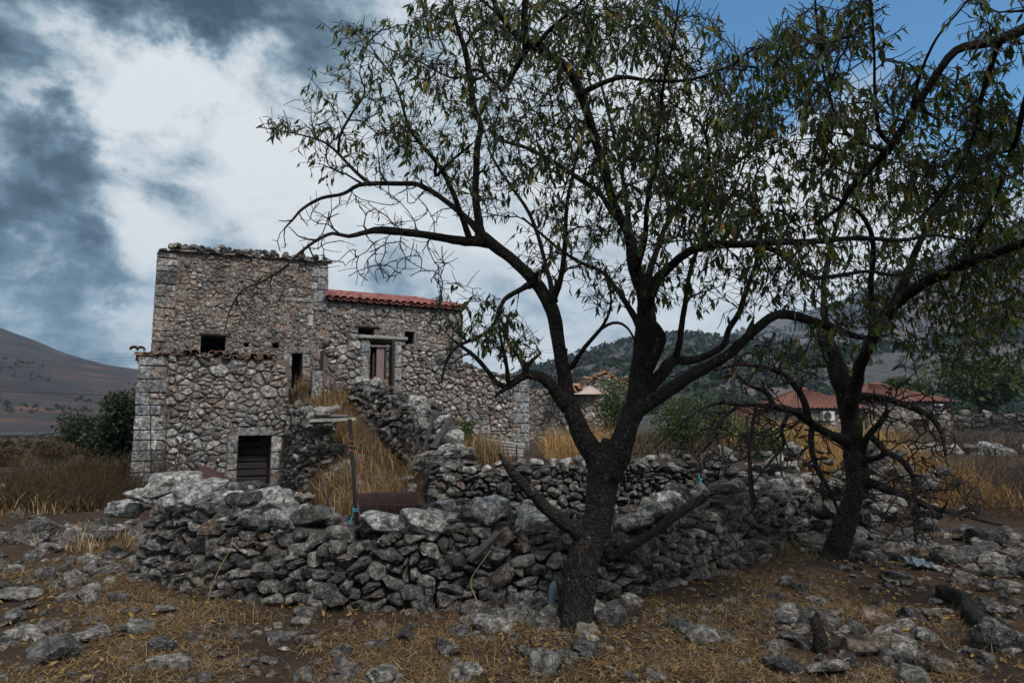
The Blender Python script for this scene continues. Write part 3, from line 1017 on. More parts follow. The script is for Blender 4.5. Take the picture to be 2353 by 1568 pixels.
tag(mb.build('eaves_slates', M_TOWER, tower), kind='stuff')
for i in range(150):
    s = rg.uniform(.3, TW - .05)
    z_ = .07 + (.1 if rg.random() < .45 - .06 * s else 0) + rg.uniform(0, .04)
    rock_obj('coping_stone', rg.choice(ROCKS), fac(s, rg.uniform(-.4, .1), ttop(s) + z_), rg.uniform(.1, .22) * (1.15 - .1 * s), rg, tower)

# ------------------------------------------------------------------ the tiled house beside it
HS0, HS1 = TW, 8.08
house = empty('tiled_house', fac((HS0 + HS1) / 2, 0, 0), 'low stone house with red barrel tile roof joined to the tower', 'house')
htop = lambda s: 4.88
H_win = op(926, 757, 955, 793, 0)
H_hole = op(823, 752, 860, 772, 0)
H_door = op(851, 786, 886, 872, 0)
hh = [H_win, H_hole, H_door]
backing(house, 'wall', 0, HS0 + .003, HS1, .2, htop, .5, hh, M_RENDER)
cl = cells(HS0, HS1, lambda s: 2.0, htop, .15, 31, 1.5, hh + quoins(house, HS1, 1, 0, 2.2, 4.88, rg, M_WALL, .26, (.25, .42)))
cl = weathered(cl, 7, .3)
lay(house, face_stones(cl, flat_frame(0), 32, .011, .04), M_WALL)
mb = MB()
for a, b, d0, d1 in ((HS1 - .5, HS1, -4.0, -.51), (HS0 + .01, HS1, -4.5, -4.01)):
    vs = [fac(a, d1, .2), fac(b, d1, .2), fac(b, d1, 4.86), fac(a, d1, 4.86), fac(a, d0, .2), fac(b, d0, .2), fac(b, d0, 4.86), fac(a, d0, 4.86)]
    mb.add(vs, [(0, 1, 2, 3), (5, 4, 7, 6), (4, 0, 3, 7), (1, 5, 6, 2), (3, 2, 6, 7), (4, 5, 1, 0)])
mb.build('side_wall', M_WALL, house)
# window frame, plank door, lintels
for a, b, c, e in ((H_win[0], H_win[1], H_win[3] - .05, H_win[3]), (H_win[0], H_win[0] + .05, H_win[2], H_win[3] - .052), (H_win[1] - .05, H_win[1], H_win[2], H_win[3] - .052), (H_win[0], H_win[1], H_win[2] - .04, H_win[2] - .002)):
    dressed(house, 'window_frame', a, b, c, e, -.2, .03, rg, M_WOOD, .004)
dressed(house, 'lintel', H_hole[0] - .1, H_hole[1] + .15, H_hole[3], H_hole[3] + .07, -.3, .05, rg, M_DARKWOOD)
dressed(house, 'lintel', H_hole[0] - .2, H_hole[1] + .25, H_hole[2] - .09, H_hole[2] - .01, -.3, .06, rg, M_WOOD)
xs = H_door[0] + (H_door[1] - H_door[0]) * .48
dressed(house, 'door', xs, H_door[1] - .01, H_door[2], H_door[3] - .02, -.2, -.14, rg, M_PINK, .004)
dressed(house, 'door_plank', xs - .1, xs - .02, H_door[2], H_door[3] - .25, -.26, -.22, rg, M_DARKWOOD, .01)
roof = MB()
e0, e1 = fac(HS0 + .01, .12, 4.90), fac(HS1 + .04, .12, 4.90)
r0, r1 = fac(HS0 + .01, -2.2, 5.47), fac(HS1 - .95, -2.2, 5.47)
b1 = fac(HS1 + .15, -4.6, 4.90); b0 = fac(HS0 + .01, -4.6, 4.90)
roof.add([e0, e1, r1, r0], [(0, 1, 2, 3)]); roof.add([e1, b1, r1], [(0, 1, 2)]); roof.add([b1, b0, r0, r1], [(0, 1, 2, 3)])
roof.add([e0, e1, b1, b0], [(3, 2, 1, 0)])
rf = roof.build('roof', M_DARKWOOD, house)
rt = random.Random(3)
tile_roof(rf, e0, e1, r0, r1, .205, rt, TILE, PANTILE, lift=.005)
n = int((r1 - r0).length / .36)
for i in range(n + 1):
    o = link('ridge_tile', TILE, rf); o.scale = (1.15, 1.0, 1.1)
    p = r0.lerp(r1, i / n) + Vector((0, 0, .1))
    d_ = (r1 - r0).normalized()
    o.matrix_basis = Matrix.Translation(p - parent_place(rf)) @ Matrix((Vector((0, 0, 1)).cross(d_) * -1, d_, Vector((0, 0, 1)))).transposed().to_4x4() @ Matrix.Diagonal((1.1, 1, 1.1, 1))
hip = (e1 - r1)
n = int(hip.length / .36); d_ = (r1 - e1).normalized()
sx = d_.cross(Vector((0, 0, 1))).normalized(); nz = sx.cross(d_)
for i in range(n):
    o = link('ridge_tile', TILE, rf)
    o.matrix_basis = Matrix.Translation(e1.lerp(r1, i / n) + Vector((0, 0, .11)) - parent_place(rf)) @ Matrix((sx, d_, nz)).transposed().to_4x4() @ Matrix.Diagonal((1.1, 1, 1.1, 1))

# ------------------------------------------------------------------ the annex with the cellar door
AD = 2.0; AS0, AS1 = -.16, fac_px(663, 870, 2.0)[0]
annex = empty('stone_annex', fac((AS0 + AS1) / 2, AD, 0), 'one storey stone annex with dark cellar door below a ragged tile edge', 'annex')
atop = lambda s: 3.10 - .02 * s
A_door = op(547, 1001, 619, 1122, AD); A_door = (A_door[0], A_door[1], -.2, A_door[3])
qa = quoins(annex, AS0, -1, AD, .1, 3.08, rg, M_DRESSED, .25, (.26, .55))
backing(annex, 'wall', AD, AS0, AS1, -.4, atop, .55, [A_door], M_MORTAR)
J = (A_door[0] - .22, A_door[0], A_door[2], A_door[3]); J2 = (A_door[1], A_door[1] + .22, A_door[2], A_door[3]); L_ = (A_door[0] - .03, A_door[1] + .03, A_door[3], A_door[3] + .2)
cl = cells(AS0, AS1, lambda s: -.2, lambda s: atop(s) - .03, .165, 41, 1.45, [A_door, J, J2, L_] + qa)
lay(annex, face_stones(cl, flat_frame(AD), 42, .013, .055), M_WALL)
dressed(annex, 'lintel', L_[0], L_[1], L_[2] + .005, L_[3] - .01, AD - .3, AD + .06, rg, M_WALL)
jambs(annex, A_door, AD, rg, .22, .05, n=4, mat=M_WALL)
for i in range(9):                                # boarded cellar door
    z0 = A_door[2] + .25 + i * .165
    if z0 + .16 > A_door[3]: break
    dressed(annex, 'door_board', A_door[0] + .01, A_door[1] - .01, z0, z0 + .145, AD - .46 + rg.uniform(-.015, .015), AD - .42, rg, M_IRON, .008)
mb = MB()
for a, b, d0, d1 in ((AS0, AS0 + .5, .002, AD - .56), (AS1 - .5, AS1, .002, AD - .56)):
    vs = [fac(a, d1, -.4), fac(b, d1, -.4), fac(b, d1, 3.05), fac(a, d1, 3.05), fac(a, d0, -.4), fac(b, d0, -.4), fac(b, d0, 3.05), fac(a, d0, 3.05)]
    mb.add(vs, [(0, 1, 2, 3), (5, 4, 7, 6), (4, 0, 3, 7), (1, 5, 6, 2), (3, 2, 6, 7), (4, 5, 1, 0)])
vs = [fac(AS0 + .02, AD - .02, 3.0), fac(AS1, AD - .02, 3.0), fac(AS1, .003, 3.06), fac(AS0 + .02, .003, 3.06)]
mb.add(vs + [v + Vector((0, 0, .06)) for v in vs], [(3, 2, 1, 0), (4, 5, 6, 7), (0, 1, 5, 4), (1, 2, 6, 5), (2, 3, 7, 6), (3, 0, 4, 7)])
mb.build('flat_roof', M_MORTAR, annex)
s = AS0 - .1
while s < AS1 - .35:                                   # what is left of the tile edge
    o = link('edge_tile', rg.choice((OLDTILE, OLDPAN)), annex)
    z = atop(s) + .055 + rg.uniform(-.015, .02)
    o.matrix_basis = Matrix.Translation(fac(s, AD + .12, z) - parent_place(annex)) @ Matrix((FD, -FN, Vector((0, 0, 1)))).transposed().to_4x4() @ Matrix.Rotation(rg.uniform(-.12, .12), 4, 'Z') @ Matrix.Rotation(rg.uniform(-.06, .1), 4, 'X')
    s += rg.uniform(.1, .17)
for i in range(70):
    s = rg.uniform(.2, AS1 - .12)
    rock_obj('coping_stone', rg.choice(ROCKS), fac(s, rg.uniform(.4, AD - .1), atop(s) + .08), rg.uniform(.1, .27), rg, annex)
for i in range(7):
    o = link('edge_tile', OLDTILE, annex)
    o.matrix_basis = Matrix.Translation(fac(AS0 - .08, AD - .05 - i * .2, 3.05 - .05 * (i % 3)) - parent_place(annex)) @ Matrix((FN, FD, Vector((0, 0, 1)))).transposed().to_4x4() @ Matrix.Rotation(rg.uniform(-.2, .2), 4, 'Z')

# ------------------------------------------------------------------ the ruined front wall with its doorway, right of the stairs
RD = 1.5; RS0, RS1 = fac_px(742, 870, RD)[0], 9.5
ruin = empty('ruined_wall', fac((RS0 + RS1) / 2, RD, .9), 'ruined pale rubble wall with an empty timber framed doorway', 'wall')
tp = [(742, 800), (770, 772), (790, 775), (815, 783), (840, 770), (868, 775), (905, 782), (915, 789), (930, 797), (958, 801), (1000, 812), (1010, 820), (1040, 835), (1062, 832), (1100, 850), (1140, 862), (1180, 866), (1213, 868)]
tps = [fac_px(a, b, RD) for a, b in tp]
rtop = lambda s: float(np.interp(s, [q[0] for q in tps], [q[1] for q in tps]))
R_door = op(848, 778, 903, 925, RD)
R_hole = op(1120, 1055, 1165, 1075, RD)
R_hole = (R_hole[0], R_hole[1], .75, R_hole[3])
R_gap = (fac_px(692, 880, RD)[0], fac_px(742, 880, RD)[0], 0, 9)
qr = quoins(ruin, RS1, 1, RD, .75, 2.85, rg, M_DRESSED, .26, (.28, .5))
jl = (R_door[0] - .2, R_door[0], R_door[2], R_door[3]); jr = (R_door[1], R_door[1] + .2, R_door[2], R_door[3])
backing(ruin, 'wall', RD, RS0, RS1, .3, lambda s: rtop(s) - .06, .5, [R_door, R_hole], M_MORTAR)
cl = cells(RS0, RS1, lambda s: lerp(2.0, .75, sstep(6.0, 7.5, s)), rtop, .16, 51, 1.4, [R_door, R_hole, jl, jr] + qr)
lay(ruin, face_stones(cl, flat_frame(RD), 52, .013, .055), M_WALL)
jambs(ruin, (R_door[0], R_door[1], R_door[2] + .2, R_door[3]), RD, rg, .2, .05, n=4)
q0 = fac_px(822, 770, RD); q1 = fac_px(936, 776, RD)
dressed(ruin, 'lintel', q0[0], q1[0], R_door[3] + .005, R_door[3] + .085, RD - .45, RD + .09, rg, M_WOOD, .012)
dressed(ruin, 'lintel', R_hole[0] - .15, R_hole[1] + .2, R_hole[3] + .003, R_hole[3] + .25, RD - .3, RD + .06, rg)
dressed(ruin, 'door_post', R_door[1] - .07, R_door[1] - .005, R_door[2] - .1, R_door[3], RD - .1, RD + .1, rg, M_DARKWOOD, .006)
dressed(ruin, 'door_rail', R_door[0] + .03, R_door[1] - .08, R_door[3] - .2, R_door[3] - .14, RD - .12, RD - .04, rg, M_WOOD, .008)
mb = MB()
vs = [fac(RS1 - .5, RD - .51, .4), fac(RS1, RD - .51, .4), fac(RS1, RD - .51, 2.75), fac(RS1 - .5, RD - .51, 2.75), fac(RS1 - .5, RD - 5, .4), fac(RS1, RD - 5, .4), fac(RS1, RD - 5, 2.9), fac(RS1 - .5, RD - 5, 2.9)]
mb.add(vs, [(0, 1, 2, 3), (5, 4, 7, 6), (4, 0, 3, 7), (1, 5, 6, 2), (3, 2, 6, 7), (4, 5, 1, 0)])
mb.build('side_wall', M_WALL, ruin)
for i in range(110):
    s = rg.uniform(RS0, RS1)
    if R_door[0] - .1 < s < R_door[1] + .1: continue
    rock_obj('coping_stone', rg.choice(ROCKS), fac(s, RD - rg.uniform(.05, .45), rtop(s) + .02), rg.uniform(.13, .28), rg, ruin)
# white gate pier left of it
pier = empty('stone_pier', fac(RS0 - .02, RD, 2.0), 'short whitish dressed stone pier beside the narrow tower door', 'pier')
z = 2.05
for i in range(3):
    dressed(pier, 'block', RS0 - .02 - .26, RS0 - .03, z, z + .27, RD - .15, RD + .14, rg); z += .276


# ------------------------------------------------------------------ dry stone walls
def rubble_wall(name, label, path, thick, size, seed, cap=(.18, .36), capn=4.0, most=300, depth=.12, mat=None, boulder=0.3, lean=.12, back_rocks=1.5, batter=0.0, aspect=1.35, cat='wall', gap=.012, capdrop=0.0):
    """path: (x, y, z_foot, z_top) along the face that is seen, the body lying to the left of the walking direction"""
    sp = spline(path, .12)
    P = [Vector((p[0], p[1], 0)) for p in sp]
    L = [0.0]
    for a, b in zip(P, P[1:]): L.append(L[-1] + (b - a).length)
    zf = [p[2] for p in sp]; zt = [p[3] for p in sp]
    N = []
    for i in range(len(P)):
        d = P[min(i + 2, len(P) - 1)] - P[max(0, i - 2)]
        N.append(Vector((d.y, -d.x, 0)).normalized())
    ip = lambda arr, s: float(np.interp(s, L, arr))
    X = [p.x for p in P]; Y = [p.y for p in P]; NX = [n.x for n in N]; NY = [n.y for n in N]
    rng = random.Random(seed)
    bot = lambda s: ip(zf, s); top = lambda s: ip(zt, s)

    def frame(s, z, q):
        h = max(0.0, z - bot(s)); wob = .06 * mnoise.noise(Vector((s * 1.3, z * 1.6, seed)))
        q = q - lean * h + wob
        return Vector((ip(X, s) + ip(NX, s) * q, ip(Y, s) + ip(NY, s) * q, z))
    root = empty(name, (P[len(P) // 2].x, P[len(P) // 2].y, zf[len(P) // 2]), label, cat)
    mb = MB(); vs = []; fs = []
    st = list(np.arange(0, L[-1], .15)) + [L[-1]]
    for s in st:
        a = frame(s, bot(s) - .25, -.05); b = frame(s, top(s) - .06, -.05)
        n = Vector((ip(NX, s), ip(NY, s), 0))
        vs += [a, b, b - n * thick, Vector((*(b - n * (thick + .12)).xy, a.z))]
    m = len(st)
    for i in range(m - 1):
        for j in range(4):
            j2 = (j + 1) % 4
            fs.append((i * 4 + j, (i + 1) * 4 + j, (i + 1) * 4 + j2, i * 4 + j2))
    fs += [(0, 1, 2, 3), ((m - 1) * 4 + 3, (m - 1) * 4 + 2, (m - 1) * 4 + 1, (m - 1) * 4)]
    mb.add(vs, fs); mb.build('core', M_CORE, root)
    cl = cells(0, L[-1], lambda s: bot(s) - .1, lambda s: top(s) - .02, size, seed, aspect, (), .55, .16, .16)
    stones = face_stones(cl, frame, seed + 1, gap, depth, .1, 1.6)
    for i in range(len(stones)):                  # about half lie as they broke: rough blocks at their own tilt
        if rng.random() < .55:
            poly, ar = cl[i]
            us = [p[0] for p in poly]; zs = [p[1] for p in poly]
            c = frame(sum(us) / len(us), sum(zs) / len(zs), rng.uniform(-.01, .05))
            sx, sz_ = (max(us) - min(us)) * .98, (max(zs) - min(zs)) * .98
            me = rng.choice(ROCKS if rng.random() < .7 else BOULDERS)
            t_ = ip(NX, sum(us) / len(us)), ip(NY, sum(us) / len(us))
            Fm = Matrix(((-t_[1], -t_[0], 0), (t_[0], -t_[1], 0), (0, 0, 1)))
            Mx = Fm @ Matrix.Rotation(rng.gauss(0, .22), 3, 'Y') @ Matrix.Diagonal((sx, (sx + sz_) * .55, sz_ * 1.1)) @ Matrix.Rotation(rng.uniform(0, 6.28), 3, 'Z')
            stones[i] = ([c + Mx @ v.co for v in me.vertices] + [c], [tuple(p.vertices) for p in me.polygons], ar, rng.random())
    ncap = int(L[-1] * capn)
    lay(root, stones, mat or M_ROCK, 'stone', 'small_stones', most - ncap)
    for i in range(ncap):
        s = (i + rng.random()) * L[-1] / ncap
        q = -rng.uniform(.02, thick * .85)
        sz = rng.uniform(*cap)
        p = frame(s, top(s), q) ; p.z = top(s) - lean * 0 + sz * rng.uniform(.02, .22) - capdrop
        big = rng.random() < boulder
        o_ = rock_obj('stone', rng.choice(BOULDERS if big else ROCKS), p, sz * (1.25 if big else 1.0), rng, root, .45)
        if rng.random() < .4:
            o_.material_slots[0].link = 'OBJECT'; o_.material_slots[0].material = M_PALE
    if back_rocks:
        mb = MB()
        for i in range(int(L[-1] * back_rocks * 4)):
            s = rng.uniform(0, L[-1]); n = Vector((ip(NX, s), ip(NY, s), 0))
            z = rng.uniform(bot(s), top(s))
            p = frame(s, top(s), 0) - n * (thick + .05); p.z = z
            rock_into(mb, rng.choice(ROCKS), p, rng.uniform(.16, .34), rng)
        tag(mb.build('back_stones', mat or M_ROCK, root), kind='stuff')
    return root, frame, top, L[-1]


def gp(px, py, ztop_px=None):
    """foot of a wall on the ground under a measured point; height from the point measured at its top"""
    p = on_ground(px, py)
    z = p.z + .6 if ztop_px is None else CAMZ + ray(px, ztop_px)[1] * (p.y + .2) - .05
    return (p.x, p.y, p.z, z)


FRONT = [(-3.75, 8.9, .1, .72), (-3.98, 8.2, .08, .8), gp(312, 1325, 1135), gp(420, 1352, 1122), gp(520, 1372, 1150), gp(640, 1388, 1182), gp(740, 1396, 1222), gp(870, 1400, 1206), gp(1000, 1398, 1180), gp(1130, 1392, 1178), gp(1280, 1390, 1205), gp(1400, 1372, 1205), gp(1500, 1352, 1190), gp(1600, 1330, 1165), gp(1690, 1305, 1135), gp(1760, 1275, 1120), gp(1830, 1235, 1110), gp(1880, 1200, 1105)]
front_wall, FF, FT, FL = rubble_wall('dry_stone_wall', 'long foreground dry stone wall of loose grey rubble behind the tree', FRONT, .55, .118, 61, (.14, .29), 5.5, 300, .11, lean=.3, boulder=.45, gap=.008, aspect=1.5)

MIDP = [(-1.45, 12.0, .25, 1.15), (-1.33, 11.25, .15, 1.12)] + [(ray(px, 1050)[0] * Y, Y, .12, CAMZ + ray(px, tp_)[1] * Y - .09) for px, tp_, Y in ((1010, 1062, 10.9), (1075, 1072, 10.8), (1150, 1062, 10.75), (1230, 1052, 10.75), (1330, 1050, 10.75), (1450, 1052, 10.75), (1560, 1040, 10.7), (1640, 1046, 10.6), (1730, 1062, 10.5), (1800, 1085, 10.4))]
mid_wall, MF, MT, ML = rubble_wall('dry_stone_wall', 'middle dry stone retaining wall across the yard behind the tree', MIDP, .5, .115, 71, (.13, .26), 5.0, 300, .09, lean=.1, boulder=.3)

# parapet of the stairs beside the cellar door
e_ = AS1
a0 = fac(e_ + .02, 1.95); a1 = fac(e_ + .05, 2.9); a2 = fac(e_ + .1, 3.7); a3 = fac(e_ + .24, 3.95); a4 = fac(e_ + .5, 3.98); a5 = fac(e_ + .64, 3.8); a6 = fac(e_ + .7, 2.9)
rubble_wall('stair_wall', 'crumbling stair parapet of stacked stones right of the cellar door', [(*a0.xy, -.1, 2.05), (*a1.xy, -.1, 1.92), (*a2.xy, -.1, 1.72), (*a3.xy, -.1, 1.66), (*a4.xy, .3, 1.66), (*a5.xy, .6, 1.7), (*a6.xy, 1.2, 1.85)], .3, .125, 81, (.13, .26), 7.0, 300, .09, lean=.03, boulder=.3, back_rocks=0)
# bank wall on the other side of the stairs, coming down to the middle wall
b_ = []
for px, py, Y in ((800, 872, 16.4), (850, 890, 15.9), (905, 915, 15.0), (950, 948, 14.0), (982, 1002, 13.0), (988, 1046, 12.2), (990, 1064, 11.6)):
    p = at(px, py, Y); b_.append((p.x, p.y, max(.2, p.z - .95), p.z))
b_ = b_[::1]
rubble_wall('bank_wall', 'tumbled stone bank wall coming down right of the overgrown stairs', b_[::1], .45, .15, 91, (.16, .34), 5.0, 300, .1, lean=.2, boulder=.35, back_rocks=1)


def heap(name, label, pts, n, sz, seed, group=None, hgt=0.0, spread=.5):
    """tumbled stones along a line of ground points"""
    rng = random.Random(seed)
    c = pts[len(pts) // 2]
    root = empty(name, (c[0], c[1], ground_h(c[0], c[1])), label, 'rubble', group)
    small = MB()
    for i in range(n):
        t = rng.random() * (len(pts) - 1); j = min(len(pts) - 2, int(t)); f = t - j
        x = lerp(pts[j][0], pts[j + 1][0], f) + rng.gauss(0, spread * .5); y = lerp(pts[j][1], pts[j + 1][1], f) + rng.gauss(0, spread * .5)
        dd = 1.0
        z = ground_h(x, y)
        s = rng.uniform(*sz) * (1 if rng.random() < .7 else .6)
        zz_ = z + s * (.18 if hgt > .1 else .06) + hgt * max(0, rng.random() ** 1.3)
        if i < 300:
            rock_obj('stone', rng.choice(BOULDERS if rng.random() < .5 else ROCKS), (x, y, zz_), s, rng, root, .5)
        else:
            rock_into(small, rng.choice(ROCKS), (x, y, zz_), s, rng)
    if small.v: tag(small.build('small_stones', M_ROCK, root), kind='stuff')
    return root


heap('rubble_heap', 'low spill of flat grey boulders at the left end of the foreground wall', [on_ground(60, 1235), on_ground(160, 1245), on_ground(250, 1230), on_ground(320, 1225)], 70, (.12, .32), 101, spread=.55, hgt=.05)
heap('rubble_heap', 'scatter of long flat stones on the slope left of the foreground wall', [on_ground(20, 1330), on_ground(130, 1300), on_ground(230, 1290), on_ground(290, 1330)], 60, (.08, .24), 107, spread=.9, hgt=.0)
heap('rubble_heap', 'flat rocks in the brown field beyond the left end of the foreground wall', [on_ground(60, 1190), on_ground(150, 1140), on_ground(220, 1100)], 32, (.12, .38), 108, spread=1.4, hgt=.0)
heap('rubble_heap', 'tumbled stones between the middle wall end and the leaning dark tree', [Vector((4.4, 10.2, 0)), Vector((5.2, 11.2, 0)), Vector((6.2, 12.4, 0)), Vector((7.5, 13.2, 0))], 170, (.16, .4), 103, spread=1.1, hgt=.5)
heap('rubble_heap', 'spill of stones on the dry grass at the foot of the stair parapet', [fac(3.45, 4.2), fac(3.7, 5.2), fac(4.0, 6.2)], 75, (.12, .34), 104, spread=.65, hgt=.12)
heap('rubble_heap', 'dark rubble strewn over the slope right of the leaning dark tree', [on_ground(1990, 1230), on_ground(2120, 1290), on_ground(2260, 1260), on_ground(2420, 1330)], 130, (.1, .32), 105, spread=1.4, hgt=.02)
heap('rubble_heap', 'small tumble of stones under the end of the bank wall beside the ramp', [Vector((-1.75, 11.2, 0)), Vector((-1.85, 12.2, 0)), Vector((-2.1, 13.2, 0))], 60, (.12, .3), 110, spread=.35, hgt=.12)
heap('rubble_heap', 'long tilted slabs scattered over the dark right foreground', [on_ground(1850, 1460), on_ground(2050, 1480), on_ground(2300, 1420)], 60, (.07, .24), 109, spread=1.3, hgt=.0)
heap('rubble_heap', 'stones fallen from the foreground wall around the almond trunk', [on_ground(1080, 1410), on_ground(1180, 1420), on_ground(1270, 1440), on_ground(1390, 1430)], 60, (.07, .26), 106, spread=.3, hgt=.03)
# slabs on top of the front wall's left end
rb = random.Random(9)
for px, py, Y, sx, sy, sz_ in ((392, 1108, 8.0, .55, .4, .3), (345, 1138, 7.9, .45, .4, .24), (470, 1128, 7.35, .48, .35, .24), (430, 1150, 7.3, .4, .3, .2), (590, 1158, 6.95, .62, .36, .26), (540, 1142, 7.1, .36, .3, .2), (660, 1190, 6.75, .46, .36, .24), (880, 1200, 6.5, .5, .36, .26), (955, 1204, 6.45, .44, .34, .26), (1120, 1172, 6.55, .3, .3, .3), (1230, 1195, 6.6, .34, .3, .24), (1010, 1190, 6.55, .34, .3, .22), (1510, 1170, 7.15, .46, .3, .2), (1445, 1195, 6.9, .4, .3, .22), (290, 1170, 8.1, .4, .35, .22)):
    o = rock_obj('capstone', rb.choice(BOULDERS), at(px, py, Y), (sx * 1.1, sy * 1.1, sz_ * 1.15), rb, front_wall, .22)
    o.material_slots[0].link = 'OBJECT'; o.material_slots[0].material = M_PALE


# ------------------------------------------------------------------ trees
def limb_pts(spec, step=.05):
    """spec: (px, py, Y, radius on the sheet) -> world points and radii"""
    raw = []
    for px, py, Y, r in spec:
        p = at(px, py, Y); raw.append((p.x, p.y, p.z, r * .88 * Y / FPX))
    sp = spline(raw, step)
    return [Vector(q[:3]) for q in sp], [max(.0015, q[3]) for q in sp]


def leaf_shape(L, w, fold, bend):
    """five corners of one pointed leaf along +Y, folded on its rib"""
    v = [Vector((0, 0, 0)), Vector((-w, L * .38, fold)), Vector((0, L * .42, 0)), Vector((w, L * .38, fold)), Vector((-w * .7, L * .7, fold * .6 - bend * .5)), Vector((w * .7, L * .7, fold * .6 - bend * .5)), Vector((0, L, -bend))]
    f = [(0, 2, 1), (0, 3, 2), (1, 2, 4), (2, 3, 5), (4, 2, 6), (2, 5, 6)]
    return v, f


class Tree:
    def __init__(self, name, label, base, seed, mat_leaf=None, cat='tree'):
        self.root = empty(name, base, label, cat)
        self.rng = random.Random(seed); self.np = np.random.default_rng(seed)
        self.pos = []; self.dirs = []; self.rad = []
        self.twig = MB(); self.leaves = []; self.mat_leaf = mat_leaf or M_LEAF; self.seed = seed
        self.spurs = 0

    def limb(self, spec, name='branch', sides=10, rough=.16, step=.05, grow=True, mat=None):
        pts, rad = limb_pts(spec, step)
        if name == 'branch':                       # main limbs keep their girth where they leave the trunk, then slim down
            rad = [r * lerp(1.0, .86, min(1, i * step / .5)) for i, r in enumerate(rad)]
        for i in range(1, len(pts) - 1):           # small crooks
            q = pts[i] * 3.0
            pts[i] = pts[i] + Vector((mnoise.noise(q), mnoise.noise(q + Vector((7, 1, 3))), mnoise.noise(q + Vector((2, 9, 5))))) * min(.04, rad[i] * .6)
        mb = MB(); mb.tube(pts, rad, sides, .3, rough, self.seed)
        o = mb.build(name, mat or M_BARK, self.root, smooth=True)
        if grow:
            for i in range(1, len(pts), 2):
                self.node(pts[i], (pts[i] - pts[i - 1]).normalized(), rad[i])
        return o

    def node(self, p, d, r):
        self.pos.append(p); self.dirs.append(d); self.rad.append(r)

    def grow(self, regions, maxr=.014, maxlen=1.6, more=1.0, thick=1.0):
        """twigs from the nearest wood to points strewn through the crown. region: px, py, rx, ry, Y0, Y1, n, leaf amount"""
        T = []
        for px, py, rx, ry, Y0, Y1, n, leafy in regions:
            for _ in range(int(n * more)):
                while True:
                    a, b = self.rng.uniform(-1, 1), self.rng.uniform(-1, 1)
                    if a * a + b * b < 1: break
                T.append((at(px + a * rx, py + b * ry, self.rng.uniform(Y0, Y1)), leafy))
        A = np.array([p[:] for p in self.pos]); D = np.array([d[:] for d in self.dirs])
        T.sort(key=lambda t: float(((A - np.array(t[0][:])) ** 2).sum(axis=1).min()))
        A = list(map(tuple, A)); Dl = list(map(tuple, D)); Rr = list(self.rad)
        An = np.zeros((len(A) + len(T) * 40, 3)); Dn = np.zeros_like(An); m = len(A)
        An[:m] = A; Dn[:m] = Dl
        Rn = np.zeros(len(An)); Rn[:m] = Rr
        for P, leafy in T:
            v = np.array(P[:]) - An[:m]
            dist = np.linalg.norm(v, axis=1) + 1e-6
            cosv = (v * Dn[:m]).sum(axis=1) / dist
            cost = dist * (1 + .55 * (1 - cosv)) + (Rn[:m] < .003) * .25
            i = int(cost.argmin())
            if dist[i] > maxlen:
                P = Vector(An[i]) + Vector(v[i]) / dist[i] * maxlen * self.rng.uniform(.6, 1)
            if dist[i] < .06: continue
            p0 = Vector(An[i]); d0 = Vector(Dn[i]); L = (P - p0).length
            ctrl = p0 + (d0 * .6 + (P - p0).normalized() * .5 + Vector((self.rng.gauss(0, .2), self.rng.gauss(0, .2), self.rng.gauss(.16, .2)))) * L * .42
            n = max(2, int(L / .075))
            r0 = min(Rn[i] * .75, (.0055 + .009 * L) * thick, maxr); r1 = .0026 * thick; r0 = max(r0, r1 * 1.15)
            pts = []; rad = []
            for q in range(n + 1):
                t = q / n
                p = p0 * (1 - t) ** 2 + ctrl * 2 * t * (1 - t) + P * t * t
                if 0 < q:
                    p += Vector((self.rng.gauss(0, .009), self.rng.gauss(0, .009), self.rng.gauss(0, .009)))
                pts.append(p); rad.append(lerp(r0, r1, t))
            self.twig.tube(pts, rad, 4 if r0 > .004 else 3, self.rng.random(), cap=False)
            for q in range(1, n + 1):
                if m < len(An):
                    An[m] = pts[q]; Dn[m] = (pts[q] - pts[q - 1]).normalized(); Rn[m] = rad[q]; m += 1
            self.dress(pts, leafy)
        for q in range(len(self.pos), m):
            self.node(Vector(An[q]), Vector(Dn[q]), Rn[q])

    def dress(self, pts, leafy):
        """spurs and leaves along one twig"""
        rng = self.rng
        leafy *= .5 * rng.choice((.15, .7, 1.0, 1.9))
        n = len(pts) - 1
        for q in range(max(1, int(n * .25)), n + 1):
            d = (pts[q] - pts[q - 1]).normalized()
            for _ in range(2):
                if rng.random() > .55: continue
                side = d.cross(Vector((rng.gauss(0, 1), rng.gauss(0, 1), rng.gauss(0, 1)))).normalized()
                sl = rng.uniform(.015, .05) if rng.random() < .6 else rng.uniform(.06, .2)
                e = pts[q] + (side * .8 + d * .5 + Vector((0, 0, .1))).normalized() * sl
                mid = pts[q].lerp(e, .5) + Vector((rng.gauss(0, .006), rng.gauss(0, .006), rng.gauss(0, .006)))
                self.twig.tube([pts[q], mid, e], [.0036, .0032, .0024], 3, rng.random(), cap=False)
                self.spurs += 1
                if rng.random() < leafy:
                    for _k in range(rng.randint(1, 2) + (1 if sl > .1 else 0)):
                        self.leaf(pts[q].lerp(e, rng.uniform(.4, 1)), (side + d * .6).normalized())
            if rng.random() < leafy * .25:
                self.leaf(pts[q], (d.cross(Vector((rng.gauss(0, 1), rng.gauss(0, 1), rng.gauss(0, 1)))).normalized() + d).normalized())
        if leafy > 0 and rng.random() < min(1, leafy * 1.3):
            for _k in range(rng.randint(2, 4)):
                self.leaf(pts[-1], (pts[-1] - pts[-2]).normalized())

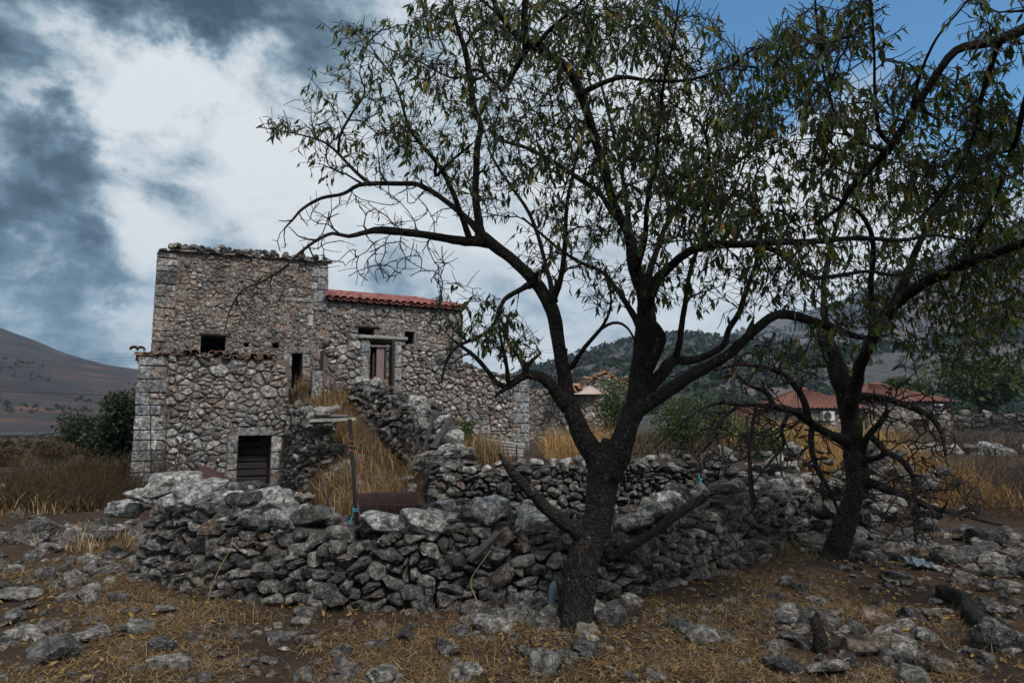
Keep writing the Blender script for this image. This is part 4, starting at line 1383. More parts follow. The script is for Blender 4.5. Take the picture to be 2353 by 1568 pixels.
    def leaf(self, p, out):
        rng = self.rng
        d = (out * rng.uniform(.2, .8) + Vector((rng.gauss(0, .3), rng.gauss(0, .3), rng.gauss(-1.15, .35)))).normalized()
        x = d.cross(Vector((rng.gauss(0, 1), rng.gauss(0, 1), rng.gauss(0, 1)))).normalized()
        z = x.cross(d)
        L = rng.uniform(.04, .1) * (1.35 if rng.random() < .12 else 1)
        self.leaves.append((p, x, d, z, L, rng.uniform(.12, .17) * L, rng.uniform(.0, .07) * L, rng.uniform(-.1, .5) * L, rng.random()))

    def finish(self, singles=300, fruits=()):
        tag(self.twig.build('twigs', M_TWIG, self.root), kind='stuff')

        def shown(l):
            q = px_at(l[0])
            return l[4] / l[0].y * (1 if (0 < q[0] < 2352 and 0 < q[1] < 1568) else .01)
        self.leaves.sort(key=shown, reverse=True)
        protos = []
        for i in range(8 if singles else 0):
            l = self.leaves[i]
            mb = MB(); v, f = leaf_shape(1.0, self.rng.uniform(.11, .15), self.rng.uniform(.01, .05), self.rng.uniform(0, .25)); mb.add(v, f, i / 8.0)
            me = mb.mesh('leaf'); me.materials.append(self.mat_leaf); protos.append(me)
        for p, x, d, z, L, w, fo, be, t in self.leaves[:singles]:
            o = link('leaf', self.rng.choice(protos), self.root)
            M = Matrix((x, d, z)).transposed().to_4x4()
            o.matrix_basis = Matrix.Translation(p - parent_place(self.root)) @ M @ Matrix.Diagonal((L, L, L, 1))
        mb = MB()
        for p, x, d, z, L, w, fo, be, t in self.leaves[singles:]:
            v, f = leaf_shape(L, w, fo, be)
            mb.add([p + x * c.x + d * c.y + z * c.z for c in v], f, t)
        tag(mb.build('foliage', self.mat_leaf, self.root), kind='stuff')


# --- the almond tree in front -------------------------------------------------
t1b = on_ground(1312, 1440)
TY = t1b.y
alm = Tree('almond_tree', 'dark forked almond tree in front of the foreground stone wall', t1b, 17)
# trunk and its two main limbs
alm.limb([(1298, 1490, TY, 58), (1310, 1430, TY, 46), (1327, 1350, TY, 42), (1347, 1270, TY, 39), (1368, 1190, TY + .02, 37), (1386, 1120, TY + .05, 40), (1398, 1070, TY + .05, 46), (1412, 1020, TY + .05, 34)], 'trunk', 26, .2)
tg = TY + .05
alm.limb([(1394, 1110, tg, 33), (1374, 1058, tg, 32), (1338, 1000, tg, 29), (1312, 930, tg, 25), (1300, 850, tg + .05, 21), (1284, 775, tg + .1, 20.5), (1264, 705, tg + .12, 21), (1222, 645, tg + .2, 18), (1170, 590, tg + .25, 17), (1118, 548, tg + .3, 18), (1096, 532, tg + .3, 13)], 'branch', 14, .13)
alm.limb([(1122, 556, tg + .3, 17), (1040, 550, tg + .32, 13), (965, 540, tg + .3, 12), (880, 526, tg + .25, 12), (845, 532, tg + .25, 8.5), (802, 543, tg + .2, 6.5), (765, 536, tg + .15, 5.5), (729, 552, tg + .1, 5), (690, 580, tg, 4.5), (650, 618, tg - .1, 3.6), (600, 648, tg - .2, 3), (556, 668, tg - .25, 2.6), (530, 710, tg - .25, 2.2), (514, 768, tg - .3, 1.4)], 'branch', 9, .14)
alm.limb([(1112, 552, tg + .3, 17), (1102, 520, tg + .3, 13), (1091, 425, tg + .25, 11), (1098, 335, tg + .2, 10.5), (1106, 290, tg + .15, 10), (1089, 250, tg + .1, 11), (1077, 170, tg, 10.5), (1066, 110, tg - .1, 9), (1045, 40, tg - .2, 6.5), (1030, -30, tg - .3, 5)], 'branch', 10, .12)
alm.limb([(1104, 535, tg + .3, 12), (1060, 490, tg + .4, 9), (1017, 457, tg + .5, 8.5), (975, 431, tg + .55, 8.5), (945, 420, tg + .6, 7.5), (865, 423, tg + .6, 7), (823, 427, tg + .6, 6.2), (789, 446, tg + .6, 5.5), (738, 455, tg + .55, 5.2), (696, 478, tg + .5, 4.4), (672, 505, tg + .4, 3.6), (654, 524, tg + .4, 2.5)], 'branch', 8, .12)
alm.limb([(850, 425, tg + .6, 5.5), (806, 384, tg + .6, 5), (776, 352, tg + .55, 4.4), (747, 328, tg + .5, 3.6), (704, 313, tg + .45, 2.8), (645, 300, tg + .4, 2.2), (594, 292, tg + .35, 1.6)], 'branch', 7, .12)
alm.limb([(778, 350, tg + .55, 4.4), (780, 313, tg + .5, 4), (806, 262, tg + .45, 3.8), (838, 214, tg + .4, 3.2), (826, 170, tg + .35, 2.2), (836, 118, tg + .3, 1.5)], 'branch', 7, .12)
alm.limb([(1078, 548, tg + .3, 9), (1047, 461, tg + .1, 8), (1009, 381, tg - .1, 7.2), (975, 338, tg - .2, 6.6), (941, 296, tg - .3, 5.6), (924, 241, tg - .4, 4.2), (905, 185, tg - .45, 3), (850, 105, tg - .5, 2)], 'branch', 7, .12)
alm.limb([(1002, 375, tg - .1, 5), (1000, 405, tg - .0, 4.5), (1030, 375, tg - .2, 4.5), (1085, 330, tg - .35, 3.2)], 'branch', 6, .1)
alm.limb([(1262, 695, tg + .12, 15), (1285, 645, tg + .0, 9.5), (1296, 570, tg - .1, 8), (1302, 480, tg - .25, 6.5), (1318, 390, tg - .35, 5), (1330, 330, tg - .4, 4)], 'branch', 8, .12)
alm.limb([(1272, 690, tg + .12, 12), (1264, 645, tg + .35, 7.5), (1245, 570, tg + .55, 6.5), (1210, 480, tg + .7, 5.5), (1150, 395, tg + .9, 4.5), (1120, 340, tg + 1.0, 3.5)], 'branch', 7, .12)
alm.limb([(1296, 800, tg + .05, 9), (1310, 845, tg + .05, 8), (1345, 795, tg - .1, 6.5), (1386, 748, tg - .2, 5.2), (1404, 700, tg - .3, 3.6), (1400, 640, tg - .35, 2.4)], 'branch', 6, .1)
alm.limb([(1372, 762, tg - .2, 5), (1408, 742, tg - .1, 4.4), (1440, 752, tg, 3.6), (1475, 810, tg + .1, 3)], 'branch', 6, .1)
alm.limb([(1308, 930, tg, 26), (1286, 905, tg - .05, 19), (1268, 884, tg - .08, 17), (1240, 865, tg - .1, 15), (1207, 861, tg - .1, 13), (1180, 878, tg - .1, 11), (1156, 896, tg - .1, 7), (1136, 912, tg - .1, 3.5)], 'branch', 10, .18)
alm.limb([(1212, 866, tg - .1, 11), (1204, 840, tg - .1, 10), (1190, 818, tg - .12, 6), (1172, 790, tg - .1, 5), (1149, 731, tg, 3.6), (1120, 690, tg + .1, 2.2)], 'branch', 7, .16)
alm.limb([(1206, 846, tg - .1, 8), (1222, 828, tg - .05, 5.5), (1238, 814, tg, 4)], 'branch', 7, .2)
alm.limb([(1160, 888, tg - .1, 8), (1140, 880, tg - .1, 7.5), (1094, 823, tg - .05, 6.5), (1060, 795, tg, 5), (1036, 778, tg, 3)], 'branch', 7, .14)
alm.limb([(1168, 886, tg - .1, 7), (1160, 830, tg - .2, 5.5), (1150, 780, tg - .3, 4.5), (1148, 740, tg - .3, 3)], 'branch', 6, .14)
alm.limb([(1215, 655, tg + .2, 12), (1199, 663, tg + .1, 8), (1160, 685, tg + .0, 7), (1146, 715, tg - .05, 6.5), (1128, 755, tg - .1, 6), (1090, 778, tg - .15, 6), (1060, 790, tg - .2, 5.5), (1036, 812, tg - .25, 5), (1022, 845, tg - .3, 4.5), (1014, 880, tg - .3, 3)], 'branch', 7, .16)
alm.limb([(1225, 636, tg + .2, 9), (1240, 628, tg + .1, 7), (1252, 618, tg, 6.5)], 'branch', 7, .2)
# broken dead stub low on the left
alm.limb([(1350, 1240, TY, 26), (1322, 1222, TY - .05, 22), (1265, 1182, TY - .12, 19), (1221, 1134, TY - .2, 17), (1190, 1097, TY - .25, 15), (1160, 1062, TY - .28, 10), (1146, 1040, TY - .3, 4)], 'branch', 11, .3)
# right fork
alm.limb([(1398, 1105, tg, 36), (1418, 1045, tg, 36), (1438, 985, tg, 32), (1456, 915, tg + .05, 31), (1474, 845, tg + .1, 33), (1485, 781, tg + .1, 35), (1482, 719, tg + .1, 28), (1470, 645, tg + .1, 25), (1453, 581, tg + .05, 20), (1434, 520, tg, 15), (1408, 450, tg - .1, 14), (1385, 375, tg - .25, 13.5), (1358, 290, tg - .4, 14), (1330, 204, tg - .6, 15), (1299, 155, tg - .7, 14), (1243, 114, tg - .85, 13.5), (1205, 96, tg - .95, 13), (1165, 60, tg - 1.0, 10), (1138, 18, tg - 1.1, 8.5), (1125, -40, tg - 1.15, 7)], 'branch', 13, .13)
alm.limb([(1215, 104, tg - .95, 11), (1201, 124, tg - .9, 10), (1176, 170, tg - .8, 8.5), (1155, 205, tg - .7, 7), (1100, 160, tg - .7, 4), (1040, 180, tg - .7, 3.4), (960, 140, tg - .7, 2.4)], 'branch', 7, .12)
alm.limb([(1208, 110, tg - .95, 11), (1203, 60, tg - 1.1, 11), (1205, 0, tg - 1.2, 9), (1210, -60, tg - 1.3, 8)], 'branch', 8, .12)
alm.limb([(1225, 110, tg - .95, 9), (1270, 60, tg - 1.1, 6), (1330, 10, tg - 1.3, 4.5), (1380, -50, tg - 1.5, 4)], 'branch', 7, .12)
# sloping right limb that arches over
alm.limb([(1405, 1095, tg - .02, 34), (1432, 1020, tg - .1, 29), (1462, 960, tg - .15, 25), (1494, 925, tg - .2, 23), (1553, 885, tg - .3, 19), (1628, 842, tg - .4, 17), (1675, 810, tg - .45, 16), (1731, 763, tg - .5, 14.5), (1766, 733, tg - .5, 14), (1802, 723, tg - .5, 15), (1857, 733, tg - .5, 14), (1916, 755, tg - .45, 11), (1976, 774, tg - .4, 8), (2040, 770, tg - .4, 5)], 'branch', 12, .18)
alm.limb([(1445, 985, tg - .1, 22), (1480, 905, tg + .1, 20), (1517, 855, tg + .15, 20), (1545, 828, tg + .2, 16), (1600, 822, tg + .3, 12), (1660, 795, tg + .35, 9.5), (1676, 754, tg + .35, 9), (1700, 712, tg + .3, 8.5), (1714, 668, tg + .25, 7.5), (1735, 600, tg + .2, 5.5), (1750, 520, tg + .1, 4)], 'branch', 10, .16)
alm.limb([(1478, 850, tg + .1, 22), (1510, 800, tg - .05, 14), (1520, 770, tg - .1, 12), (1500, 740, tg - .15, 9)], 'branch', 9, .2)
alm.limb([(1548, 826, tg + .2, 10), (1562, 770, tg + .1, 9), (1574, 700, tg, 8.5), (1585, 620, tg - .1, 7), (1612, 541, tg - .2, 6.5), (1628, 460, tg - .3, 6), (1630, 381, tg - .4, 5.5), (1616, 296, tg - .55, 4.5), (1580, 262, tg - .6, 3.6), (1540, 237, tg - .6, 2.8)], 'branch', 8, .12)
alm.limb([(1478, 715, tg + .1, 20), (1500, 655, tg - .1, 16), (1525, 622, tg - .25, 14), (1582, 580, tg - .5, 13.5), (1646, 562, tg - .7, 13), (1730, 558, tg - .9, 12), (1801, 554, tg - 1.0, 11), (1857, 554, tg - 1.1, 9.5), (1920, 549, tg - 1.2, 8.5), (1984, 546, tg - 1.2, 7.5), (2070, 552, tg - 1.2, 6), (2150, 540, tg - 1.15, 4.5), (2235, 552, tg - 1.1, 3), (2300, 540, tg - 1.1, 1.5)], 'branch', 10, .12)
alm.limb([(1660, 562, tg - .7, 8), (1725, 563, tg - .6, 8), (1764, 569, tg - .55, 8.5), (1806, 592, tg - .5, 8.5), (1836, 615, tg - .5, 8), (1872, 636, tg - .5, 7.5), (1942, 630, tg - .5, 6.5), (1993, 622, tg - .5, 5), (2060, 632, tg - .5, 3.5), (2120, 615, tg - .5, 1.8)], 'branch', 8, .14)
alm.limb([(1476, 690, tg + .1, 14), (1500, 600, tg + .3, 10), (1525, 530, tg + .5, 9), (1560, 470, tg + .6, 8), (1616, 410, tg + .7, 7), (1690, 375, tg + .8, 5.5), (1760, 320, tg + .9, 4)], 'branch', 8, .12)
alm.limb([(1462, 620, tg + .05, 12), (1480, 540, tg - .2, 8), (1490, 450, tg - .5, 7), (1510, 340, tg - .8, 6), (1520, 220, tg - 1.1, 5), (1545, 100, tg - 1.4, 4), (1560, 0, tg - 1.6, 3)], 'branch', 8, .12)
alm.limb([(1445, 560, tg, 10), (1440, 470, tg + .3, 7), (1425, 380, tg + .6, 6), (1400, 270, tg + .9, 5), (1370, 150, tg + 1.1, 4), (1340, 40, tg + 1.3, 3)], 'branch', 7, .12)
alm.limb([(1425, 510, tg, 9), (1370, 440, tg + .2, 7.5), (1290, 385, tg + .3, 7.5), (1210, 340, tg + .4, 6), (1140, 320, tg + .5, 4)], 'branch', 7, .12)
alm.limb([(1335, 215, tg - .6, 9), (1420, 180, tg - .8, 7), (1500, 185, tg - 1.0, 6), (1590, 182, tg - 1.2, 5), (1680, 150, tg - 1.4, 4)], 'branch', 7, .12)
alm.limb([(1480, 770, tg + .1, 12), (1400, 640, tg + .5, 6.5), (1330, 600, tg + .6, 5.5), (1270, 560, tg + .7, 4.5), (1200, 500, tg + .8, 3.5)], 'branch', 7, .12)

BARE = [(760, 590, 120, 60, 5.2, 6.4, 26, 0.0), (900, 470, 130, 60, 5.6, 6.8, 40, 0.02), (960, 600, 70, 50, 5.4, 6.4, 22, 0.0), (700, 500, 60, 40, 5.6, 6.4, 8, 0.0), (600, 690, 70, 50, 5.3, 5.9, 10, 0.0), (880, 600, 60, 60, 5.6, 6.2, 14, 0.0)]
CROWN1 = [(640, 290, 50, 25, 5.8, 6.4, 12, .9), (760, 240, 90, 90, 5.6, 6.6, 34, .5), (760, 350, 80, 60, 5.6, 6.8, 34, .6), (870, 90, 110, 70, 4.9, 6.0, 34, .7),
          (950, 230, 120, 120, 4.8, 6.8, 110, .55), (950, 350, 130, 70, 5.2, 6.8, 60, .5), (1060, 120, 130, 120, 4.4, 6.6, 120, .7), (1050, 20, 110, 60, 4.2, 5.8, 46, .9),
          (1120, 380, 110, 130, 4.8, 7.0, 110, .6), (1230, 250, 130, 170, 4.3, 7.0, 170, .65), (1250, 60, 140, 90, 4.0, 6.0, 110, .8), (1340, 420, 110, 150, 4.6, 7.0, 130, .6),
          (1290, 560, 110, 90, 5.0, 6.6, 60, .45), (1430, 200, 150, 190, 4.2, 7.0, 200, .85), (1420, 40, 140, 70, 4.0, 6.2, 80, 1.0), (1480, 420, 130, 150, 4.6, 7.0, 190, .75),
          (1560, 300, 130, 160, 4.2, 7.0, 160, .9), (1600, 480, 120, 110, 4.6, 6.6, 110, .8), (1580, 100, 90, 80, 4.0, 5.6, 50, .9), (1700, 380, 130, 150, 4.0, 6.8, 160, 1.0),
          (1740, 200, 120, 110, 4.0, 6.4, 120, 1.1), (1720, 520, 120, 80, 4.2, 6.2, 90, .9), (1500, 640, 110, 60, 5.0, 6.4, 46, .6), (1660, 660, 90, 70, 4.8, 6.2, 40, .7), (1800, 660, 90, 60, 4.4, 5.8, 44, .8),
          (1120, 740, 80, 60, 5.2, 6.2, 44, .7), (1180, 790, 60, 50, 5.3, 6.1, 26, .7), (1050, 700, 60, 60, 5.3, 6.2, 20, .3), (1040, 830, 50, 50, 5.2, 6.0, 16, .15), (1390, 660, 60, 70, 5.2, 6.0, 26, .5),
          (1850, 560, 110, 90, 4.0, 5.6, 60, .8), (1830, 800, 100, 50, 4.8, 5.8, 26, .6), (1950, 740, 90, 60, 4.6, 5.8, 30, .7)]
alm.grow(CROWN1, .02, 2.0, .07, 2.4)
alm.grow(BARE, .016, 1.6, 1.2, 1.7)
alm.grow(CROWN1, more=1.55)
alm.finish(300)
mbr = random.Random(8)
for i in range(26):                                # split almonds still hanging
    l = alm.leaves[mbr.randint(0, len(alm.leaves) - 1)]
    mb = MB()
    pts = [Vector((0, 0, z)) for z in (0, -.006, -.014, -.024, -.032)]
    mb.tube(pts, [.002, .009, .0125, .009, .002], 7, mbr.random())
    me = mb.mesh('almond', smooth=True); me.materials.append(M_TWIG)
    o = link('almond', me, alm.root, l[0] - parent_place(alm.root)); o.rotation_euler = (mbr.uniform(-.4, .4), mbr.uniform(-.4, .4), 0)

# --- the second tree, dark, leaning, further right ---------------------------------
t2b = on_ground(1915, 1285); UY = t2b.y
t2 = Tree('almond_tree', 'black leaning almond tree with low crooked dead branches beside the yellow grass', t2b, 29)
t2.limb([(1903, 1330, UY, 42), (1924, 1270, UY, 31), (1951, 1165, UY, 26), (1968, 1098, UY, 28), (1958, 1020, UY, 26), (1948, 940, UY, 24), (1930, 870, UY, 24), (1905, 800, UY, 21), (1890, 760, UY, 14)], 'trunk', 22, .22)
t2.limb([(1950, 960, UY, 22), (1966, 880, UY - .3, 19), (1990, 800, UY - .8, 18), (2030, 725, UY - 1.3, 19), (2105, 665, UY - 1.9, 18), (2200, 610, UY - 2.4, 17), (2300, 575, UY - 2.8, 15), (2400, 540, UY - 3.2, 12)], 'branch', 11, .15)
t2.limb([(2040, 715, UY - 1.3, 13), (2080, 640, UY - 1.4, 12), (2110, 560, UY - 1.5, 10), (2160, 470, UY - 1.6, 8), (2230, 390, UY - 1.7, 6), (2300, 330, UY - 1.8, 4)], 'branch', 8, .12)
t2.limb([(1998, 790, UY - .8, 12), (2003, 720, UY - 1.0, 10), (2001, 663, UY - 1.2, 9), (2006, 560, UY - 1.5, 8), (1988, 505, UY - 1.7, 7), (1950, 470, UY - 1.8, 6), (1880, 440, UY - 2.0, 4)], 'branch', 8, .12)
t2.limb([(1910, 815, UY, 14), (1890, 700, UY + .3, 10), (1900, 600, UY + .4, 8), (1930, 480, UY + .3, 6), (1960, 360, UY + .2, 4)], 'branch', 8, .12)
t2.limb([(1948, 1015, UY, 18), (1920, 1008, UY - .1, 14), (1896, 992, UY - .2, 13), (1853, 964, UY - .3, 12), (1818, 942, UY - .4, 10.5), (1778, 934, UY - .5, 9), (1731, 929, UY - .6, 7), (1690, 926, UY - .7, 6), (1644, 927, UY - .8, 5), (1581, 956, UY - 1.0, 4), (1502, 1031, UY - 1.2, 2)], 'branch', 9, .2)
t2.limb([(1860, 968, UY - .3, 10), (1835, 900, UY - .35, 9), (1800, 860, UY - .4, 8), (1740, 840, UY - .5, 7), (1690, 838, UY - .55, 6), (1640, 850, UY - .6, 4)], 'branch', 8, .18)
t2.limb([(1778, 934, UY - .5, 8), (1760, 900, UY - .5, 7), (1720, 885, UY - .6, 5), (1690, 860, UY - .6, 4), (1650, 870, UY - .7, 3)], 'branch', 7, .18)
t2.limb([(1955, 925, UY, 17), (1976, 909, UY - .1, 12), (2039, 918, UY - .3, 10), (2094, 937, UY - .5, 9.5), (2134, 956, UY - .6, 8.5), (2161, 988, UY - .7, 7.5), (2172, 1045, UY - .8, 4)], 'branch', 9, .16)
t2.limb([(1966, 1102, UY, 20), (1990, 1105, UY - .1, 14), (2039, 1120, UY - .3, 12), (2089, 1140, UY - .5, 11), (2130, 1160, UY - .6, 10), (2190, 1177, UY - .7, 7), (2300, 1205, UY - .8, 4)], 'branch', 9, .18)
t2.limb([(2034, 1040, UY - .4, 7), (2062, 1052, UY - .4, 7), (2084, 1077, UY - .45, 8), (2099, 1110, UY - .5, 7.5), (2101, 1177, UY - .6, 6.5), (2104, 1245, UY - .7, 4)], 'branch', 8, .18)
t2.limb([(1960, 1060, UY, 14), (1990, 1010, UY - .15, 10), (2020, 970, UY - .3, 9), (2040, 940, UY - .4, 7)], 'branch', 8, .18)
t2.limb([(2000, 1000, UY - .2, 8), (2030, 1038, UY - .3, 8), (1985, 1060, UY - .1, 6)], 'branch', 7, .18)
t2.limb([(1870, 975, UY - .25, 8), (1864, 1020, UY - .3, 8), (1876, 1075, UY - .3, 7.5), (1905, 1125, UY - .3, 6), (1930, 1180, UY - .3, 4)], 'branch', 7, .18)
t2.limb([(1738, 930, UY - .6, 5.5), (1723, 1010, UY - .7, 5), (1722, 1098, UY - .8, 5), (1729, 1170, UY - .9, 4)], 'branch', 7, .18)
t2.limb([(1815, 942, UY - .4, 6), (1795, 985, UY - .5, 5), (1800, 1020, UY - .5, 4.5), (1770, 1060, UY - .6, 3.5), (1730, 1110, UY - .7, 2.5)], 'branch', 6, .18)
t2.limb([(1700, 927, UY - .7, 5), (1660, 960, UY - .7, 5), (1640, 1000, UY - .8, 4), (1600, 1050, UY - .9, 2.5)], 'branch', 6, .18)
DEAD2 = [(1700, 960, 130, 60, UY - 1.1, UY + 0.5, 60, 0.0), (1800, 1010, 110, 70, UY - 0.9, UY + 0.5, 60, 0.0), (1650, 1040, 120, 60, UY - 1.1, UY + 0.1, 36, 0.0), (2060, 1080, 120, 80, UY - 1.1, UY + 0.3, 70, 0.0), (2160, 1140, 110, 60, UY - 1.1, UY + 0.1, 50, 0.0), (1900, 1090, 60, 80, UY - 0.7, UY + 0.1, 24, 0.0), (2080, 930, 110, 60, UY - 1.1, UY + 0.3, 50, .1), (1760, 850, 120, 50, UY - 1.1, UY + 0.3, 50, .1), (2140, 1010, 60, 60, UY - 1.1, UY + 0.1, 24, 0.0), (2080, 1210, 80, 50, UY - 1.1, UY + 0.1, 24, 0.0)]
CROWN2 = [(1960, 560, 120, 130, 6.2, 8.5, 110, 1.0), (2060, 420, 150, 150, 5.9, 8.5, 150, 1.2), (2160, 560, 140, 120, 5.7, 8.2, 150, 1.2), (2250, 420, 130, 130, 5.7, 8.0, 120, 1.3), (2280, 640, 120, 110, 5.6, 8.0, 140, 1.3), (2120, 720, 140, 80, 6.1, 8.4, 120, 1.0), (2260, 780, 120, 90, 5.9, 8.0, 110, 1.1), (1900, 800, 90, 60, 7.7, 8.9, 36, .5), (1990, 690, 80, 70, 6.9, 8.4, 50, .8), (1930, 420, 90, 90, 6.6, 8.5, 60, 1.0)]
t2.grow(DEAD2, .028, 2.0, 1.8, 3.0)
CROWN2 += [(2180, 700, 170, 130, 6.0, 8.2, 130, 1.3), (2300, 620, 110, 150, 5.6, 7.8, 110, 1.3), (2080, 640, 110, 100, 6.4, 8.2, 70, 1.2)]
t2.grow(CROWN2, .02, 2.0, 1.6, 1.3)
t2.finish(300)

# --- a third tree whose trunk stands outside the picture; its limb hangs in at the top right ---
t3 = Tree('almond_tree', 'leafy almond limb reaching in from the upper right corner against blue sky', Vector((5.6, 4.4, ground_h(5.6, 4.4))), 43)
def px_of(v): q = px_at(v); return q[0], q[1]
mb = MB()
tr = [Vector(q[:3]) for q in spline([(5.6, 4.4, ground_h(5.6, 4.4) - .2, 0), (5.5, 4.4, .8, 0), (5.35, 4.45, 1.7, 0), (5.0, 4.4, 2.6, 0), (4.7, 4.3, 3.2, 0), (4.2, 4.15, 3.75, 0)], .08)]
mb.tube(tr, [lerp(.2, .085, i / (len(tr) - 1)) for i in range(len(tr))], 14, .3, .14, 3.0)
mb.build('trunk', M_BARK, t3.root, smooth=True)
_e = px_at(tr[-1])
t3.limb([(_e[0] + 30, _e[1] + 2, tr[-1].y, 30), (2440, 30, 4.0, 23), (2352, 63, 3.9, 18), (2281, 93, 3.9, 16), (2196, 118, 3.95, 13), (2145, 182, 4.05, 12), (2090, 275, 4.2, 11.5), (2048, 338, 4.3, 13), (2010, 376, 4.4, 11), (1951, 436, 4.5, 9.5), (1930, 476, 4.55, 7.5), (1870, 516, 4.6, 5)], 'branch', 10, .14)
t3.limb([(2050, 335, 4.3, 8), (2020, 300, 4.2, 6), (2010, 220, 4.0, 5), (2008, 120, 3.8, 4), (2000, 10, 3.6, 3.5), (1990, -40, 3.5, 3)], 'branch', 7, .12)
t3.limb([(2096, 262, 4.2, 7), (2110, 180, 4.0, 5), (2150, 90, 3.8, 4), (2200, 30, 3.7, 3.5), (2240, -20, 3.6, 3)], 'branch', 7, .12)
t3.limb([(2035, 350, 4.3, 7), (1940, 300, 4.4, 5), (1900, 200, 4.3, 4.5), (1880, 90, 4.2, 4), (1870, -30, 4.0, 3)], 'branch', 7, .12)
t3.limb([(2300, 85, 3.9, 9), (2260, 200, 4.2, 7), (2230, 330, 4.6, 6), (2160, 450, 5.0, 5), (2090, 520, 5.3, 3)], 'branch', 7, .12)
t3.limb([(2400, 45, 4.0, 12), (2350, 260, 4.6, 9), (2300, 420, 5.2, 7.5), (2240, 560, 5.8, 6), (2200, 680, 6.2, 4)], 'branch', 7, .12)
CROWN3 = [(1850, 130, 90, 120, 3.7, 5.0, 90, 1.1), (1930, 260, 90, 90, 3.8, 5.2, 80, 1.1), (1980, 60, 60, 80, 3.5, 4.6, 50, 1.1), (2080, 230, 70, 90, 3.7, 5.0, 50, 1.0), (2040, 400, 100, 80, 4.0, 5.6, 70, 1.0), (2230, 230, 90, 90, 4.0, 5.4, 80, 1.2), (2300, 90, 60, 60, 3.7, 4.6, 24, .9), (2290, 360, 90, 120, 4.3, 6.0, 110, 1.3), (2180, 430, 100, 90, 4.4, 6.0, 80, 1.2), (2300, 560, 80, 100, 5.0, 6.4, 80, 1.2), (1870, 380, 70, 60, 4.2, 5.2, 40, 1.0), (2230, 10, 50, 30, 3.6, 4.2, 8, .8)]
CROWN3 += [(2600, 0, 250, 250, 3.0, 5.5, 110, 1.2), (2800, -300, 350, 300, 2.5, 5.0, 130, 1.2), (2480, -330, 250, 200, 2.5, 4.5, 80, 1.2), (3000, 100, 300, 300, 3.0, 6.0, 90, 1.2), (2280, -260, 200, 150, 3.0, 4.5, 50, 1.1)]  # crown carried on out of view, added to shade the right foreground
for lp in ([(4.7, 4.3, 3.2), (4.9, 3.9, 4.0), (5.0, 3.3, 4.7), (4.9, 2.8, 5.3)], [(5.2, 4.4, 2.2), (5.9, 4.2, 3.2), (6.4, 3.9, 4.0), (6.8, 3.6, 4.6)], [(5.0, 4.4, 2.7), (5.4, 5.0, 3.7), (5.6, 5.5, 4.5), (5.5, 5.8, 5.1)], [(4.3, 4.2, 3.7), (3.9, 3.6, 4.4), (3.5, 3.0, 4.9)]):  # unseen limbs bearing the added shading crown
    pp = [Vector(q[:3]) for q in spline(lp, .06)]
    mb = MB(); mb.tube(pp, [lerp(.075, .02, i / len(pp)) for i in range(len(pp))], 9, .3, .14, 4.0); mb.build('branch', M_BARK, t3.root, smooth=True)
    for i in range(1, len(pp), 2): t3.node(pp[i], (pp[i] - pp[i - 1]).normalized(), .02)
t3.grow(CROWN3, .018, 1.8, .09, 2.2)
t3.grow(CROWN3, .012, 1.4, 1.45)
t3.finish(300)


# ------------------------------------------------------------------ smaller plants
def bush(name, label, c, r, n, size, mat, seed, stems=7, cat='bush', group=None, core=.25):
    """stems fanning out of one root, leaf-sized faces through the crown"""
    rng = random.Random(seed)
    c = Vector(c); base = Vector((c.x, c.y, ground_h(c.x, c.y)))
    root = empty(name, base, label, cat, group)
    mb = MB(); lobes = []
    for i in range(stems):
        a = rng.uniform(0, 6.28); q = rng.uniform(.3, .85)
        tip = c + Vector((math.cos(a) * r[0] * q, math.sin(a) * r[1] * q, r[2] * rng.uniform(-.2, .8)))
        mid = base.lerp(tip, .5) + Vector((rng.gauss(0, .1) * r[0], rng.gauss(0, .1) * r[1], .12 * r[2]))
        pts = [Vector(x) for x in spline([tuple(base + Vector((rng.gauss(0, .04), rng.gauss(0, .04), -.05))), tuple(mid), tuple(tip)], max(.1, r[2] * .2))]
        mb.tube(pts, [lerp(.022, .005, k_ / (len(pts) - 1)) * max(.7, r[2]) for k_ in range(len(pts))], 5, rng.random())
        lobes.append((tip, rng.uniform(.32, .6))); lobes.append((mid.lerp(tip, .5), rng.uniform(.3, .5)))
    mb.build('stem', M_TWIG, root, smooth=True)
    mb = MB()
    for i in range(n):
        o, q = rng.choice(lobes)
        v = Vector((rng.gauss(0, 1), rng.gauss(0, 1), rng.gauss(0, 1))).normalized() * (rng.random() ** .45) * q
        p = o + Vector((v.x * r[0], v.y * r[1], v.z * r[2]))
        if p.z < base.z: p.z = base.z + rng.random() * .2
        d = (Vector((rng.gauss(0, .6), rng.gauss(0, .6), rng.gauss(-.1, .6))) + v.normalized() * .6).normalized()
        x = d.orthogonal().normalized(); x.rotate(Matrix.Rotation(rng.uniform(0, 6.28), 3, d)); z = x.cross(d)
        L = size * rng.uniform(.6, 1.3); w = L * rng.uniform(.22, .36)
        mb.add([p, p - x * w + d * L * .45 + z * L * .08, p + x * w + d * L * .45 + z * L * .08, p + d * L], [(0, 2, 1), (1, 2, 3)], rng.random())
    tag(mb.build('foliage', mat, root), kind='stuff')
    return root


